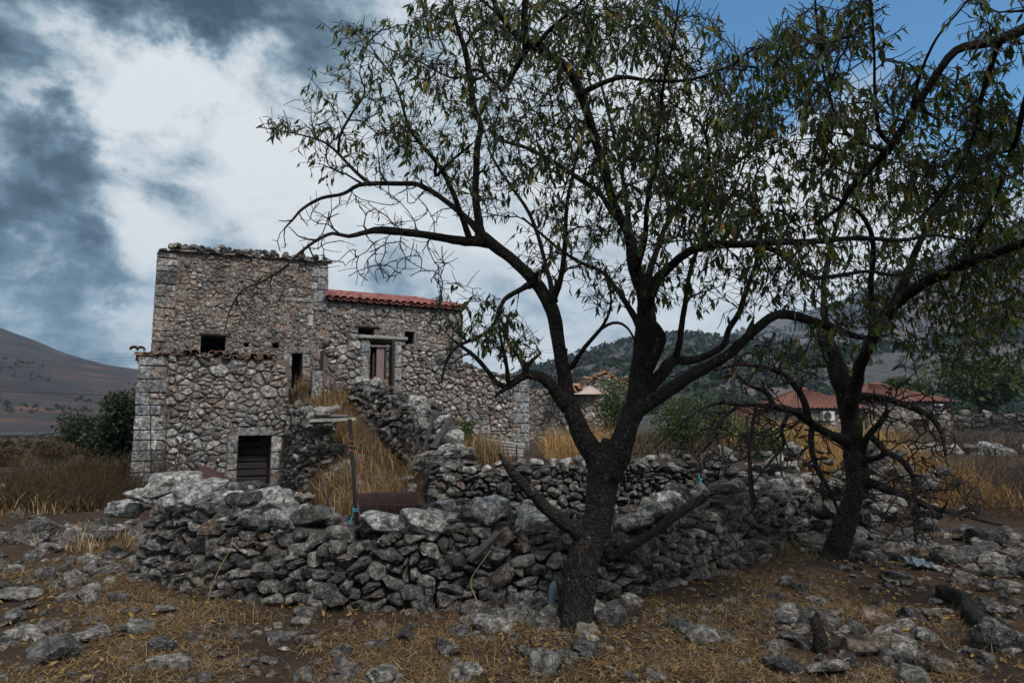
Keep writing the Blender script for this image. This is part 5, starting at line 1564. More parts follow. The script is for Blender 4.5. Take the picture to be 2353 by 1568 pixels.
bush('evergreen_bush', 'dark evergreen bush against the left edge of the stone annex', at(284, 985, 19.5), (.95, 1.0, .95), 10500, .12, M_DARKLEAF, 1, 14)
bush('evergreen_bush', 'smaller dark bush out in the field left of the annex bush', at(215, 985, 24), (1.1, 1.0, .7), 3800, .12, M_DARKLEAF, 2, 7)
bush('shrub', 'big fresh green shrub behind the middle wall between almond trunk and dead branches', Vector((4.25, 16.5, 1.35)), (1.35, 1.0, 1.0), 4300, .075, M_FIG, 3, 13)
bush('shrub', 'green shrub growing behind the almond fork below the broken tile roof', Vector((2.75, 16.8, 1.6)), (.75, .7, 1.2), 1700, .09, M_FIG, 4, 7)
bush('shrub', 'darker green shrub by the fence at the right end of the middle wall', Vector((5.4, 15.0, 1.0)), (.9, .7, .75), 2200, .07, M_FIG, 5, 8)
bush('shrub', 'small leafy green shrub at the foot of the ruined wall by the pallet', Vector((-1.05, 14.6, 1.2)), (.42, .4, .42), 1300, .07, M_FIG, 6, 7)
bush('pine_tree', 'broad olive green pine crowns beyond the far wall on the right edge', Vector((41, 60, 4.6)), (4.6, 3.5, 2.8), 4200, .5, M_PINE, 7, 9, 'tree')
bush('pine_tree', 'rounded green pine just right of the village house', Vector((36.5, 62, 3.4)), (2.6, 2.6, 2.2), 2200, .42, M_PINE, 8, 7, 'tree')
bush('pine_tree', 'low yellow green tree touching the corner of the village house', Vector((31.0, 47, 1.9)), (.9, .9, 1.1), 900, .22, M_FIG, 9, 5, 'tree')
for i, (px, Y, rx, rz, lab) in enumerate(((185, 120, 3.0, 1.5, 'dark hedge clump right of the far end of the grey water'), (40, 290, 9, 3.6, 'dark round bush beyond the water at the foot of the left hill'), (172, 80, 2.0, 1.0, 'low bush on the near bank right of the water'), (212, 75, 2.6, 1.3, 'wide low bush below the bare left hill'), (8, 26, 1.2, .5, 'near low brown bush in front of the water at the left edge'), (150, 28, 1.3, .55, 'brown field bush between the water and the tall herbs'))):
    a = ray(px, 971)[0]
    bush('field_bush', lab, Vector((a * Y, Y, ground_h(a * Y, Y) + rz * .55)), (rx, rx * .8, rz), 900, .16 * Y / 40, M_DARKLEAF if i < 4 else M_HERB, 20 + i, 7)


_r = random.Random(91); _m = MB(); _n = 0
while _n < 620:                                    # low scrub over the far left field, down to the water
    _y = 30 + 95 * _r.random(); _x = lerp(ray(-150, 971)[0], ray(322, 971)[0], _r.random()) * _y
    if mnoise.noise(Vector((_x * .09, _y * .09, 3))) < _r.uniform(-.3, .25): continue
    crown_blob(_m, (_x, _y, ground_h(_x, _y)), _r.uniform(.15, .5), _r, 9); _n += 1
tag(_m.build('field_scrub', M_HERB), kind='stuff')


def thicket(name, label, c, r, n, seed, mat=None, L=(.4, 1.0), rad=.004, cat='brambles', up=.7):
    rng = random.Random(seed)
    base = Vector((c[0], c[1], ground_h(c[0], c[1])))
    mb = MB()
    for i in range(n):
        a = rng.uniform(0, 6.28); q = math.sqrt(rng.random())
        x = c[0] + math.cos(a) * q * r[0]; y = c[1] + math.sin(a) * q * r[1]
        p = Vector((x, y, ground_h(x, y) - .02)); d = Vector((rng.gauss(0, .45), rng.gauss(0, .45), up)).normalized()
        l_ = rng.uniform(*L); pts = [p]
        m = 6
        for k_ in range(m):
            d = (d + Vector((rng.gauss(0, .2), rng.gauss(0, .2), rng.gauss(-.06, .14)))).normalized()
            pts.append(pts[-1] + d * l_ / m)
            if rng.random() < .5 and k_ > 1:
                s_ = (d + Vector((rng.gauss(0, .7), rng.gauss(0, .7), rng.gauss(0, .5)))).normalized() * l_ * rng.uniform(.1, .3)
                mb.tube([pts[-1], pts[-1] + s_ * .5 + Vector((0, 0, .01)), pts[-1] + s_], [rad * .6, rad * .5, rad * .3], 3, rng.random(), cap=False)
        mb.tube(pts, [lerp(rad, rad * .4, k_ / m) for k_ in range(m + 1)], 3, rng.random(), cap=False)
    o = mb.build(name, mat or M_DEADTWIG)
    return tag(o, label, cat)


thicket('bramble_thicket', 'dark leafless bramble thicket at the right edge above the stones', (8.3, 12.2), (1.5, 1.3), 520, 31, M_TWIG, (.5, 1.1))
thicket('bramble_thicket', 'brown bare scrub in front of the far boundary wall at the right', (12.5, 19.5), (2.4, 1.6), 420, 32, M_DEADTWIG, (.6, 1.3), .007)
thicket('bramble_thicket', 'russet knee high scrub in the field left of the annex', (-7.9, 12.6), (1.2, 1.7), 900, 36, M_HERB, (.35, .95), .0045)
thicket('bramble_thicket', 'brown scrub farther out in the left field before the evergreen bush', (-10.2, 16.5), (1.8, 1.8), 700, 37, M_HERB, (.4, 1.0), .006)
thicket('dead_vine', 'tangle of dead vine climbing the lower left corner of the annex', (fac(.55, AD + .3).x, fac(.55, AD + .3).y), (.6, .25), 150, 33, M_DEADTWIG, (.5, 1.5), .005, 'vine', 1.6)
thicket('bramble_thicket', 'thin brown stems growing out of the left foot of the foreground wall', (-2.35, 6.45), (.75, .14), 120, 34, M_HERB, (.2, .55), .0022, 'brambles', .9)
thicket('bramble_thicket', 'russet dry stems on the bank beside the leaning beams', (fac(7.0, 3.2).x, fac(7.0, 3.2).y), (.5, .4), 160, 35, M_RUST, (.25, .6), .003)


def grass(name, pts_fn, n, hgt, mat, seed, width=.005, lean=.75):
    rng = random.Random(seed); mb = MB()
    for i in range(n):
        x, y, m = pts_fn(rng)
        z = ground_h(x, y)
        h_ = rng.uniform(*hgt) * m * (1.0 if rng.random() < .5 else .6)
        a = rng.uniform(0, 6.28); l_ = rng.random() ** 1.2 * lean * h_ * (1.6 if rng.random() < .8 else 3.2)
        if rng.random() < .12: h_ *= .45
        t = Vector((math.cos(a), math.sin(a), 0)); sd = Vector((-t.y, t.x, 0)) * width * rng.uniform(.6, 1.2)
        p = Vector((x, y, z - .02)); q = p + t * l_ * .35 + Vector((0, 0, h_ * .62)); e = p + t * l_ + Vector((0, 0, h_))
        mb.add([p - sd, p + sd, q - sd * .8, q + sd * .8, e], [(0, 1, 3, 2), (2, 3, 4)], rng.random())
    return tag(mb.build(name, mat), kind='stuff')


def rect_fn(s0, s1, d0, d1, clump=.0):
    def f(rng):
        while True:
            s = rng.uniform(s0, s1); d = rng.uniform(d0, d1)
            p = fac(s, d)
            v = mnoise.noise(Vector((p.x * 1.1, p.y * 1.1, 5)))
            if rng.random() < .55 + v * 1.6: return p.x, p.y, .75 + .6 * max(0, v + .3)
    return f


def xy_fn(x0, x1, y0, y1, thr=-.1):
    def f(rng):
        for _ in range(60):
            x = rng.uniform(x0, x1); y = rng.uniform(y0, y1)
            v = mnoise.noise(Vector((x * .8, y * .8, 11)))
            if v > thr - rng.random() * .25: break
        return x, y, .8 + .5 * max(0, v)
    return f


def cone_fn(px0, px1, y0, y1, thr=-.1):
    def f(rng):
        for _ in range(60):
            y = y0 + (y1 - y0) * rng.random() ** 1.4; x = lerp(ray(px0, 971)[0], ray(px1, 971)[0], rng.random()) * y
            v = mnoise.noise(Vector((x * .5, y * .5, 17)))
            if v > thr - rng.random() * .2: break
        return x, y, .8 + .5 * max(0, v)
    return f


grass('dry_grass', rect_fn(3.1, 6.4, .8, 7.4), 14000, (.2, .62), M_STRAW, 41, .006)
grass('dry_grass', rect_fn(3.3, 5.9, .1, 1.5), 900, (.2, .5), M_STRAW, 42, .007)
grass('dry_grass', rect_fn(5.7, 6.5, 1.55, 2.4), 450, (.15, .45), M_STRAW, 43, .007)
grass('golden_grass', xy_fn(.7, 2.0, 12.6, 16.5, -.6), 1600, (.45, .95), M_GOLD, 44, .007)
grass('golden_grass', xy_fn(7.2, 10.6, 18.5, 25, -.6), 3600, (.5, 1.0), M_GOLD, 45, .014)
grass('golden_grass', xy_fn(5.9, 8.6, 11.6, 15.2, -.6), 5200, (.3, .75), M_GOLD, 46, .007)
grass('dry_herbs', cone_fn(-150, 322, 11, 34, .05), 6000, (.1, .38), M_HERB, 47, .012)
grass('tall_dry_herbs', cone_fn(190, 325, 14, 20, .0), 2400, (.4, .95), M_HERB, 48, .012)
grass('dry_grass', cone_fn(-150, 322, 8.5, 30, .15), 2600, (.1, .35), M_STRAW, 49, .008)
grass('dry_grass', xy_fn(-3.6, 3.5, 4.6, 6.6, .1), 1500, (.05, .2), M_STRAW, 50, .0025)
grass('dry_grass', xy_fn(-1.0, 4.5, 8.2, 10.4, -.1), 2500, (.1, .3), M_STRAW, 51, .004)
grass('dry_grass', xy_fn(11, 20, 20, 44, -.2), 900, (.2, .5), M_STRAW, 52, .02)
grass('dry_herbs', xy_fn(2.0, 14, 14.5, 40, -.1), 4000, (.2, .5), M_HERB, 53, .016)


def litter():
    rng = random.Random(77)
    mb = MB(); n = 0
    while n < 105000:
        y = 3.4 + 6.2 * rng.random() ** 1.25; x = rng.uniform(-.9, .9) * y
        v = mnoise.noise(Vector((x * .9, y * .9, 2))) + .5 * mnoise.noise(Vector((x * 2.5, y * 2.5, 8)))
        keep = .42 + 1.2 * v - .3 * sstep(1.0, 3.6, x)
        if rng.random() > keep: n += .25; continue
        z = ground_h(x, y) + rng.uniform(.002, .03)
        a = rng.uniform(0, 6.28); L = rng.uniform(.04, .17); w = rng.uniform(.0011, .0026)
        d = Vector((math.cos(a), math.sin(a), rng.gauss(.05, .22))).normalized() * L
        sd = Vector((-d.y, d.x, 0)).normalized() * w; b = Vector((rng.gauss(0, .15), rng.gauss(0, .15), rng.uniform(0, .2))) * L
        p = Vector((x, y, z)) - d * .5; q = p + d * .5 + b; e = p + d
        mb.add([p - sd, p + sd, q - sd, q + sd, e], [(0, 1, 3, 2), (2, 3, 4)], rng.random()); n += 1
    tag(mb.build('straw', M_STRAW), kind='stuff')
    mb = MB()
    for i in range(4200):
        y = 3.6 + 4.8 * rng.random(); x = rng.uniform(-.85, .85) * y
        if mnoise.noise(Vector((x * .7, y * .7, 21))) < rng.uniform(-.35, .35): continue
        z = ground_h(x, y) + rng.uniform(.012, .035)
        d = Vector((rng.gauss(0, 1), rng.gauss(0, 1), rng.gauss(0, .4))).normalized(); s_ = d.cross(Vector((rng.gauss(0, .5), rng.gauss(0, .5), 1))).normalized(); u = s_.cross(d)
        L = rng.uniform(.03, .075)
        v, f = leaf_shape(L, L * .2, L * rng.uniform(.02, .12), L * rng.uniform(-.1, .35))
        mb.add([Vector((x, y, z)) + s_ * c.x + d * c.y + u * c.z for c in v], f, rng.random())
    tag(mb.build('fallen_leaves', M_LITTER), kind='stuff')
    mb = MB()
    for i in range(3600):
        y = 3.4 + 7 * rng.random() ** 1.2; x = rng.uniform(-.9, .9) * y
        if mnoise.noise(Vector((x * .6, y * .6, 31))) < rng.uniform(-.4, .3): continue
        rock_into(mb, rng.choice(ROCKS), Vector((x, y, ground_h(x, y) + .004)), rng.uniform(.02, .075), rng)
    tag(mb.build('gravel', M_ROCK), kind='stuff')


litter()

# ------------------------------------------------------------------ loose rocks on the ground
rr = random.Random(55)
HAND = [(1028, 1500, 62, 'tan squared block lying on the straw in front of the almond tree', 0), (1342, 1512, 58, 'pale rounded stone just below the almond trunk', 1), (1118, 1452, 64, 'black upright angular stone left of the almond trunk', 1),
        (1255, 1545, 66, 'dark mossy stone in the straw below the pale rounded stone', 1), (1068, 1560, 62, 'grey jagged stone at the bottom edge below the tan block', 1), (885, 1572, 74, 'grey ridged stone cut by the bottom edge of the picture', 1),
        (695, 1562, 52, 'flat white slab of stone at the bottom edge on the straw', 0), (468, 1562, 40, 'small upright brownish stone at the bottom left of the white slab', 1), (572, 1530, 42, 'long bluish flat stone lying between two brown stones', 0),
        (785, 1535, 40, 'brown rounded stone in the straw left of the tan block', 0), (1200, 1400, 54, 'pale dome shaped stone at the wall foot left of the trunk', 1), (1355, 1480, 46, 'veined grey stone touching the foot of the almond trunk', 1),
        (1450, 1395, 44, 'rounded stone at the wall foot right of the almond trunk', 1), (200, 1385, 60, 'pale humped stone in the grass left of the wall', 1), (160, 1385, 46, 'wedge shaped pale stone leaning on the humped one', 0),
        (270, 1385, 44, 'brown striped stone right of the humped one', 0), (205, 1470, 78, 'long low grey stone in the left foreground', 1), (300, 1415, 44, 'thin pointed stone lying in the left straw', 0), (290, 1462, 40, 'small pinkish stone in the left straw', 0),
        (25, 1435, 52, 'grey stone at the left edge of the picture', 1), (370, 1500, 52, 'dark rounded stone in the lower left straw', 1), (390, 1545, 80, 'long dark splinter of rock at the lower left', 0), (1810, 1345, 36, 'small pale wedge stone on the bare earth right of the wall', 0),
        (1840, 1365, 36, 'small orange brown stone beside the pale wedge', 0), (1880, 1440, 70, 'pale sloping stone beside the little black stump', 1), (1820, 1475, 52, 'flat grey stone below the black stump', 0), (1900, 1545, 84, 'large grey slab at the bottom edge in the right foreground', 1),
        (1990, 1500, 72, 'long thin tilted slab in the right foreground', 0), (2150, 1545, 66, 'grey tilted stone at the bottom right', 1), (2200, 1290, 70, 'light flat stone below the dead branches on the right slope', 1), (2300, 1490, 90, 'broad dark stone near the right bottom corner', 1),
        (2060, 1330, 60, 'dark long stone on the slope right of the second tree', 0), (2270, 1250, 64, 'pale rounded stone right of the dead branches', 1), (95, 1240, 74, 'pale crusted boulder standing in the grass far left', 1), (120, 1520, 84, 'broad shadowy stone in the lower left corner', 1)]
for px, py, sz_, lab, b in HAND:
    p = on_ground(px, py); s = sz_ * p.y / FPX
    fl = .5 if ('flat' in lab or 'long' in lab or 'slab' in lab or 'thin' in lab) else .85
    o = rock_obj('rock', rr.choice(BOULDERS if b else ROCKS), p + Vector((0, 0, s * fl * .28)), (s * 1.15, s * rr.uniform(.7, .95), s * fl), rr, None, .3)
    tag(o, lab, 'rock', 'loose rocks lying on the ground')
SMALL = []
n = 0
while n < 210:
    y = 3.9 + 6.5 * rr.random() ** 1.1; x = rr.uniform(-.86, .86) * y
    v = mnoise.noise(Vector((x * .55, y * .55, 61)))
    if v < rr.uniform(-.45, .25): continue
    if y > 6.0 and -4 < x < 3.4: continue
    q = px_at((x, y, ground_h(x, y)))
    if not (0 < q[0] < 2352 and q[1] < 1568): continue
    s = rr.uniform(.05, .15) * (1.7 if rr.random() < .22 else 1) * (1.25 if abs(x) > 2.4 else 1)
    o = rock_obj('rock', rr.choice(BOULDERS if s > .13 else ROCKS), (x, y, ground_h(x, y) + s * .12), (s * rr.uniform(.9, 1.5), s * rr.uniform(.7, 1.0), s * rr.uniform(.4, .8)), rr, None, .3)
    SMALL.append((o, s))
    n += 1

# each small stone is told by its size and the larger rock it lies next to
taken = set()
LAND = [(px, py, lab) for px, py, z_, lab, b in HAND]
SHORT = {}
for px, py, lab in LAND:
    SHORT[lab] = ' '.join(lab.split()[:6]) if lab.split()[5] in ('stone', 'block', 'slab', 'boulder') else ' '.join(lab.split()[:7])
    for w in ('stone', 'block', 'slab', 'boulder', 'wedge', 'splinter of rock'):
        if w in lab:
            SHORT[lab] = lab[:lab.index(w) + len(w)]; break
for o, s in sorted(SMALL, key=lambda t: -t[1]):
    q = px_at(o.location)
    done = False
    for px, py, lab in sorted(LAND, key=lambda L: (L[0] - q[0]) ** 2 + (1.6 * (L[1] - q[1])) ** 2)[:14]:
        dx, dy = q[0] - px, (q[1] - py) * 1.6
        side = ('right of' if dx > 0 else 'left of') if abs(dx) > abs(dy) else ('in front of' if dy > 0 else 'behind')
        dist = 'close' if math.hypot(dx, dy) < 90 else ('a little way' if math.hypot(dx, dy) < 220 else 'well')
        shape = 'flat' if o.scale.z < .5 * o.scale.y else ('long' if o.scale.x > 1.5 * o.scale.y else 'blocky')
        size = 'fist sized' if s < .085 else ('small' if s < .13 else 'head sized')
        t_ = f'{size} {shape} stone {dist} {side} the {SHORT[lab]}'
        if t_ not in taken and len(t_.split()) <= 16:
            taken.add(t_); done = True; break
    tag(o, t_ if done else 'small stone half sunk in the straw', 'rock', 'small stones scattered in the straw')

# ------------------------------------------------------------------ far ruined house with the broken roof
def far_wall(parent, a, b, z0, ztop, size, seed, holes=(), mat=None, thick=.5, most=300, depth=.04, name='wall'):
    """wall from a to b (plan points), outside to the right of a->b seen from above"""
    d = Vector((b[0] - a[0], b[1] - a[1], 0)); L = d.length; d.normalize(); n = Vector((d.y, -d.x, 0))
    fr = lambda s, z, q: Vector((a[0], a[1], 0)) + d * s + n * q + Vector((0, 0, z))
    mb = MB()
    ss = sorted(set([0, L] + [h for o in holes for h in o[:2]] + list(np.linspace(0, L, max(2, int(L / .6))))))
    for u, w in zip(ss, ss[1:]):
        mid = (u + w) / 2
        lo = z0; spans = []
        for h in sorted((o[2], o[3]) for o in holes if o[0] < mid < o[1]):
            spans.append((lo, h[0], h[0])); lo = h[1]
        spans.append((lo, ztop(u), ztop(w)))
        for l_, hu, hw in spans:
            if hu - l_ < .01: continue
            vs = [fr(u, l_, 0), fr(w, l_, 0), fr(w, hw, 0), fr(u, hu, 0), fr(u, l_, -thick), fr(w, l_, -thick), fr(w, hw, -thick), fr(u, hu, -thick)]
            mb.add(vs, [(0, 1, 2, 3), (5, 4, 7, 6), (4, 0, 3, 7), (1, 5, 6, 2), (3, 2, 6, 7), (4, 5, 1, 0)])
    w = mb.build(name, M_MORTAR, parent)
    lay(parent, face_stones(cells(0, L, lambda s: z0, ztop, size, seed, 1.5, holes), fr, seed + 1, size * .07, depth), mat or M_FAR, most=most)
    return fr, L


g0 = at(1200, 960, 27.5); g1 = at(1442, 960, 26.0)
fh = empty('ruined_house', (1.9, 26.8, 1.0), 'distant roofless stone house with a heap of broken orange tiles', 'house')
pk = lambda s: 2.95 + .62 * max(0, 1 - abs(s - 3.15) / 1.0)
far_wall(fh, (g0.x, g0.y), (g1.x, g1.y), .5, pk, .2, 301, most=200)
far_wall(fh, (g1.x, g1.y + .02), (g1.x + .6, g1.y + 5), .5, lambda s: 2.95, .2, 303, most=40)
rf_ = random.Random(4)
for i in range(150):
    s = rf_.uniform(-.1, 1); px = lerp(1275, 1452, rf_.random())
    top_y = np.interp(px, [1275, 1330, 1385, 1420, 1452], [890, 884, 853, 870, 892])
    Y = rf_.uniform(26.2, 28.4)
    z = CAMZ + ray(px, top_y)[1] * 26.8 - rf_.random() * .28
    o = link('broken_tile', BTILE, fh, Vector((ray(px, top_y)[0] * Y, Y, max(2.9, z))) - parent_place(fh))
    o.rotation_euler = (rf_.uniform(-.5, .3), rf_.uniform(-.5, .5), rf_.uniform(-1.0, 1.0)); o.scale = (1.3, 1.1, 1.2)
mb = MB()
ctr = [(1268, 892), (1330, 886), (1385, 857), (1420, 872), (1455, 895)]
vs = [at(a, b + 3, 26.9) for a, b in ctr] + [at(a, 905, 26.2) for a, b in ctr] + [at(a, b + 3, 29) - Vector((0, 0, .35)) for a, b in ctr]
mb.add(vs, [(5 + i, 6 + i, 1 + i, i) for i in range(4)] + [(i, i + 1, 11 + i, 10 + i) for i in range(4)])
mb.build('roof_rubble', M_PLASTER, fh)
yw = empty('yard_wall', (ray(1340, 980)[0] * 19, 19, .9), 'low broken wall in front of the distant ruined house', 'wall')
p0, p1 = at(1285, 960, 20), at(1392, 960, 19.5)
ywt = lambda s: 2.05 - .22 * s + .1 * math.sin(s * 7)
far_wall(yw, (p0.x, p0.y), (p1.x, p1.y), .5, ywt, .16, 311, mat=M_WALL, most=120)

# ------------------------------------------------------------------ village house on the right
RIDGED = simple_mat('village_roof_tile', (0.085, 0.038, 0.031), (0.21, 0.095, 0.07), 4.0)


def ridged_roof(parent, e0, e1, r0, r1, pitch=.3):
    """rolled tiles of a far roof as real ridges, one part"""
    mb = MB(); eu = e1 - e0; L = eu.length; n = max(2, int(L / pitch)) * 4; v = r0 - e0
    nr = eu.cross(v).normalized()
    if nr.z < 0: nr = -nr
    rows = 9; vs = []
    for j in range(rows + 1):
        a = e0.lerp(r0, j / rows); b = e1.lerp(r1, j / rows)
        for i in range(n + 1):
            p = a.lerp(b, i / n) + nr * (.05 * math.sin(i * math.pi / 2) + .05)
            vs.append(p)
    fs = [(j * (n + 1) + i, j * (n + 1) + i + 1, (j + 1) * (n + 1) + i + 1, (j + 1) * (n + 1) + i) for j in range(rows) for i in range(n)]
    mb.add(vs, fs, .5)
    return tag(mb.build('roof_tiles', RIDGED, parent), kind='stuff')


def village_block(parent, pxa, pxb, Ya, Yb, eave, ridge, hole=None, dep=6.0, seed=1):
    a = at(pxa, 960, Ya); b = at(pxb, 960, Yb)
    far_wall(parent, (a.x, a.y), (b.x, b.y), -.2, lambda s: eave, .3, seed, hole or (), most=0, depth=.04)
    d = Vector((b.x - a.x, b.y - a.y, 0)).normalized(); n = Vector((-d.y, d.x, 0))
    A, B = Vector((a.x, a.y, 0)), Vector((b.x, b.y, 0))
    C_, D_ = A + n * dep, B + n * dep
    far_wall(parent, (C_.x, C_.y), (A.x, A.y), -.2, lambda s: eave - .003, .3, seed + 3, (), most=0)
    far_wall(parent, (B.x + .002, B.y), (D_.x, D_.y), -.2, lambda s: eave - .006, .3, seed + 5, (), most=0)
    up = lambda z: Vector((0, 0, z)); o = .3
    e = [A - d * o - n * o + up(eave), B + d * o - n * o + up(eave), D_ + d * o + n * o + up(eave), C_ - d * o + n * o + up(eave)]
    hip = min(dep, (B - A).length) * .42
    r0 = A + n * dep / 2 + d * hip + up(ridge); r1 = B + n * dep / 2 - d * hip + up(ridge)
    ridged_roof(parent, e[0], e[1], r0, r1); ridged_roof(parent, e[3], e[0], r0 + Vector((0, 0, .001)), r0 - Vector((0, 0, .001)))
    ridged_roof(parent, e[1], e[2], r1, r1); ridged_roof(parent, e[2], e[3], r1, r0)
    mb = MB(); mb.add([p - up(.03) for p in e], [(0, 1, 2, 3), (3, 2, 1, 0)]); mb.build('soffit', M_WOOD, parent)
    mb = MB(); mb.tube([r0 + up(.1), r1 + up(.1)], .12, 8); mb.build('ridge_cap', RIDGED, parent)
    return A, d, n


vh = empty('village_house', at(2090, 1008, 45), 'distant pale stone house with a red hipped tile roof', 'house')
eave = CAMZ + ray(2100, 922)[1] * 45; ridge = CAMZ + ray(2060, 884)[1] * 48
A, d, n_ = village_block(vh, 1992, 2184, 45, 46, eave, ridge, [(3.3, 4.35, -.2, eave - 1.15)], 6, 401)
mb = MB(); c = A + d * 3.82 - n_ * -.28 + Vector((0, 0, .8)); mb.box(c, (1.0, .06, 2.2), Matrix((d, n_, Vector((0, 0, 1)))).transposed()); mb.build('door', M_DARKWOOD, vh)
mb = MB(); mb.box(A + d * 1.2 + n_ * 3 + Vector((0, 0, ridge + .1)), (.5, .5, 1.1), None, 0, .02); mb.build('chimney', M_WALL, vh)
vl = empty('village_house', at(1900, 1008, 42), 'lower wing with a red tile roof half hidden by the leaning tree', 'house')
eave2 = CAMZ + ray(1900, 938)[1] * 42; ridge2 = CAMZ + ray(1880, 896)[1] * 45
A2, d2, n2_ = village_block(vl, 1838, 1985, 42, 43.2, eave2, ridge2, [(3.6, 4.3, eave2 - 1.6, eave2 - .6)], 5.5, 421)
sh = empty('tiled_shed', at(1745, 1000, 33), 'small low shed with a red tile roof behind the golden grass', 'shed')
village_block(sh, 1690, 1798, 33, 33.5, CAMZ + ray(1745, 985)[1] * 33, CAMZ + ray(1745, 938)[1] * 35, None, 3.6, 441)


def aircon(c, d, n, label):
    """c: back centre on the wall, d along the wall, n into the wall"""
    root = empty('air_conditioner', c, label, 'air conditioner', 'air conditioners on the village house')
    Mx = Matrix((d, n, Vector((0, 0, 1)))).transposed()
    mb = MB(); mb.box(c - n * .18, (.82, .3, .56), Mx, 0); mb.build('casing', M_WHITE, root)
    f = c - n * .345 - d * .12
    mb = MB()
    for q in range(4):
        r = .07 + q * .065
        mb.tube([f + d * math.cos(t * math.pi / 8) * r + Vector((0, 0, math.sin(t * math.pi / 8) * r)) - n * .02 for t in range(17)], .013, 4)
    mb.build('fan_grille', M_GREYBOX, root)
    mb = MB()
    m = 20; vs = [f + d * math.cos(t * 2 * math.pi / m) * .27 + Vector((0, 0, math.sin(t * 2 * math.pi / m) * .27)) - n * .004 for t in range(m)]
    mb.add(vs, [tuple(range(m)), tuple(reversed(range(m)))]); mb.build('fan_opening', M_IRON, root)
    for s_ in (-1, 1):
        mb = MB(); mb.box(c - n * .17 + d * .3 * s_ - Vector((0, 0, .36)), (.04, .34, .05), Mx); mb.build('bracket', M_GREYBOX, root)


def on_wall(A, d, n, px, py, Y):
    p = at(px, py, Y); s = (p - A).dot(d)
    q = A + d * s - n * .05; q.z = p.z
    return q


aircon(on_wall(A, d, n_, 2146, 938, 45.8), d, n_, 'white air conditioner box by the right corner of the village house')
aircon(on_wall(A2, d2, n2_, 1893, 955, 42.5), d2, n2_, 'white air conditioner box on the lower wing beside the leaning tree')

# walls of the fields on the right
def px_path(rows): return [(ray(px, 971)[0] * Y, Y, ground_h(ray(px, 971)[0] * Y, Y), CAMZ + ray(px, tp_)[1] * Y) for px, tp_, Y in rows]


rubble_wall('field_wall', 'pale tumbled field wall behind the yellow grass on the right', px_path([(1900, 1052, 17.5), (1980, 1040, 17.3), (2060, 1034, 17), (2150, 1040, 16.6), (2250, 1040, 16.2), (2420, 1042, 15.8)]), .6, .2, 501, (.25, .5), 3.0, 200, .12, lean=.25, boulder=.5)
rubble_wall('boundary_wall', 'long grey boundary wall beside the village house at the right edge', px_path([(2190, 950, 44), (2300, 948, 42), (2420, 946, 40)]), .5, .3, 511, (.3, .5), 1.0, 120, .1, lean=.05)

# ------------------------------------------------------------------ small things
def tube_thing(name, label, cat, pts, rad, mat, sides=8, rough=0.0, smooth=True, parent=None):
    mb = MB(); mb.tube(pts, rad, sides, .4, rough, 2.0)
    o = mb.build(name, mat, parent, smooth)
    return tag(o, label, cat) if parent is None else o


def fence(posts, label, hgt, cell, seed, wire=.0026, mat=None):
    """posts: (foot, top) pairs; the netting hangs between them"""
    rng = random.Random(seed)
    root = empty('wire_fence', posts[0][0], label, 'fence')
    for a, b, r in posts:
        mb = MB(); mb.tube([a, a.lerp(b, .5) + Vector((rng.gauss(0, .006), 0, 0)), b], r, 8); mb.build('post', M_IRON, root, True)
    mb = MB()
    for (a, b, r), (c, e, r2) in zip(posts, posts[1:]):
        L = (c - a).length; n = int(L / cell)
        for i in range(n + 1):
            t = i / n; f = a.lerp(c, t); tp = f + Vector((0, 0, hgt))
            w = Vector((rng.gauss(0, .006), rng.gauss(0, .02), 0))
            mb.tube([f, f.lerp(tp, .5) + w, tp], wire, 3, cap=False)
        for j in range(int(hgt / cell) + 1):
            pts = []
            for i in range(n + 1):
                p = a.lerp(c, i / n) + Vector((rng.gauss(0, .004), .02 * math.sin(i * .7 + j), j * cell - .03 * math.sin(math.pi * i / n) + rng.gauss(0, .004)))
                pts.append(p)
            mb.tube(pts, wire, 3, cap=False)
    tag(mb.build('netting', M_WIRE, root), kind='stuff')
    return root


P0 = at(822, 1238, 6.55); P1 = at(803, 962, 6.7)
f1 = at(1060, 1235, 6.45); f2 = at(1300, 1255, 6.6); f3 = at(1560, 1225, 7.2); f4 = at(1731, 1165, 8.6)
fence([(P0, P1, .02), (f1, f1 + Vector((0, 0, .32)), .006), (f2, f2 + Vector((0, 0, .3)), .006), (f3, f3 + Vector((0, 0, .36)), .006), (f4, at(1715, 955, 8.6), .02)], 'sagging wire netting on a black iron post along the foreground wall top', .36, .085, 3)
m0 = MF(.6, MT(.6) - .05, -.2)
mm = [MF(s, MT(s) - .1, -.22) for s in (2.4, 4.0, 5.6, 6.6)]
fence([(p, p + Vector((.0, 0, h_)), .014) for p, h_ in zip(mm, (.42, .75, .5, .62))], 'wire netting on thin posts along the middle wall', .4, .1, 5)
# cords knotted on the black post
tw = []
for i in range(26):
    t = i / 25; c = P1.lerp(P0, .16 + .12 * t) + Vector((math.cos(t * 19) * .027, math.sin(t * 19) * .027, 0)); tw.append(c)
c0 = tw[-1]
tw += [c0 + Vector((.05, -.02, -.03)), c0 + Vector((.065, -.02, -.16)), c0 + Vector((.03, -.02, -.34)), c0 + Vector((.05, -.02, -.52)), c0 + Vector((.1, -.05, -.66))]
tube_thing('orange_cord', 'frayed orange cord knotted round the black iron post', 'cord', [Vector(q) for q in spline([tuple(p) for p in tw], .012)], .0045, M_ORANGE, 5)
tw = [P1.lerp(P0, .74) + Vector((math.cos(i * 1.3) * .027, math.sin(i * 1.3) * .027, -.004 * i)) for i in range(12)]
tw += [tw[-1] + Vector((-.03, -.02, -.05)), tw[-1] + Vector((-.045, -.02, -.12)), tw[-1] + Vector((-.02, -.02, -.2))]
tube_thing('blue_cord', 'blue plastic cord tied low on the black iron post', 'cord', [Vector(q) for q in spline([tuple(p) for p in tw], .012)], .006, M_BLUE, 5)
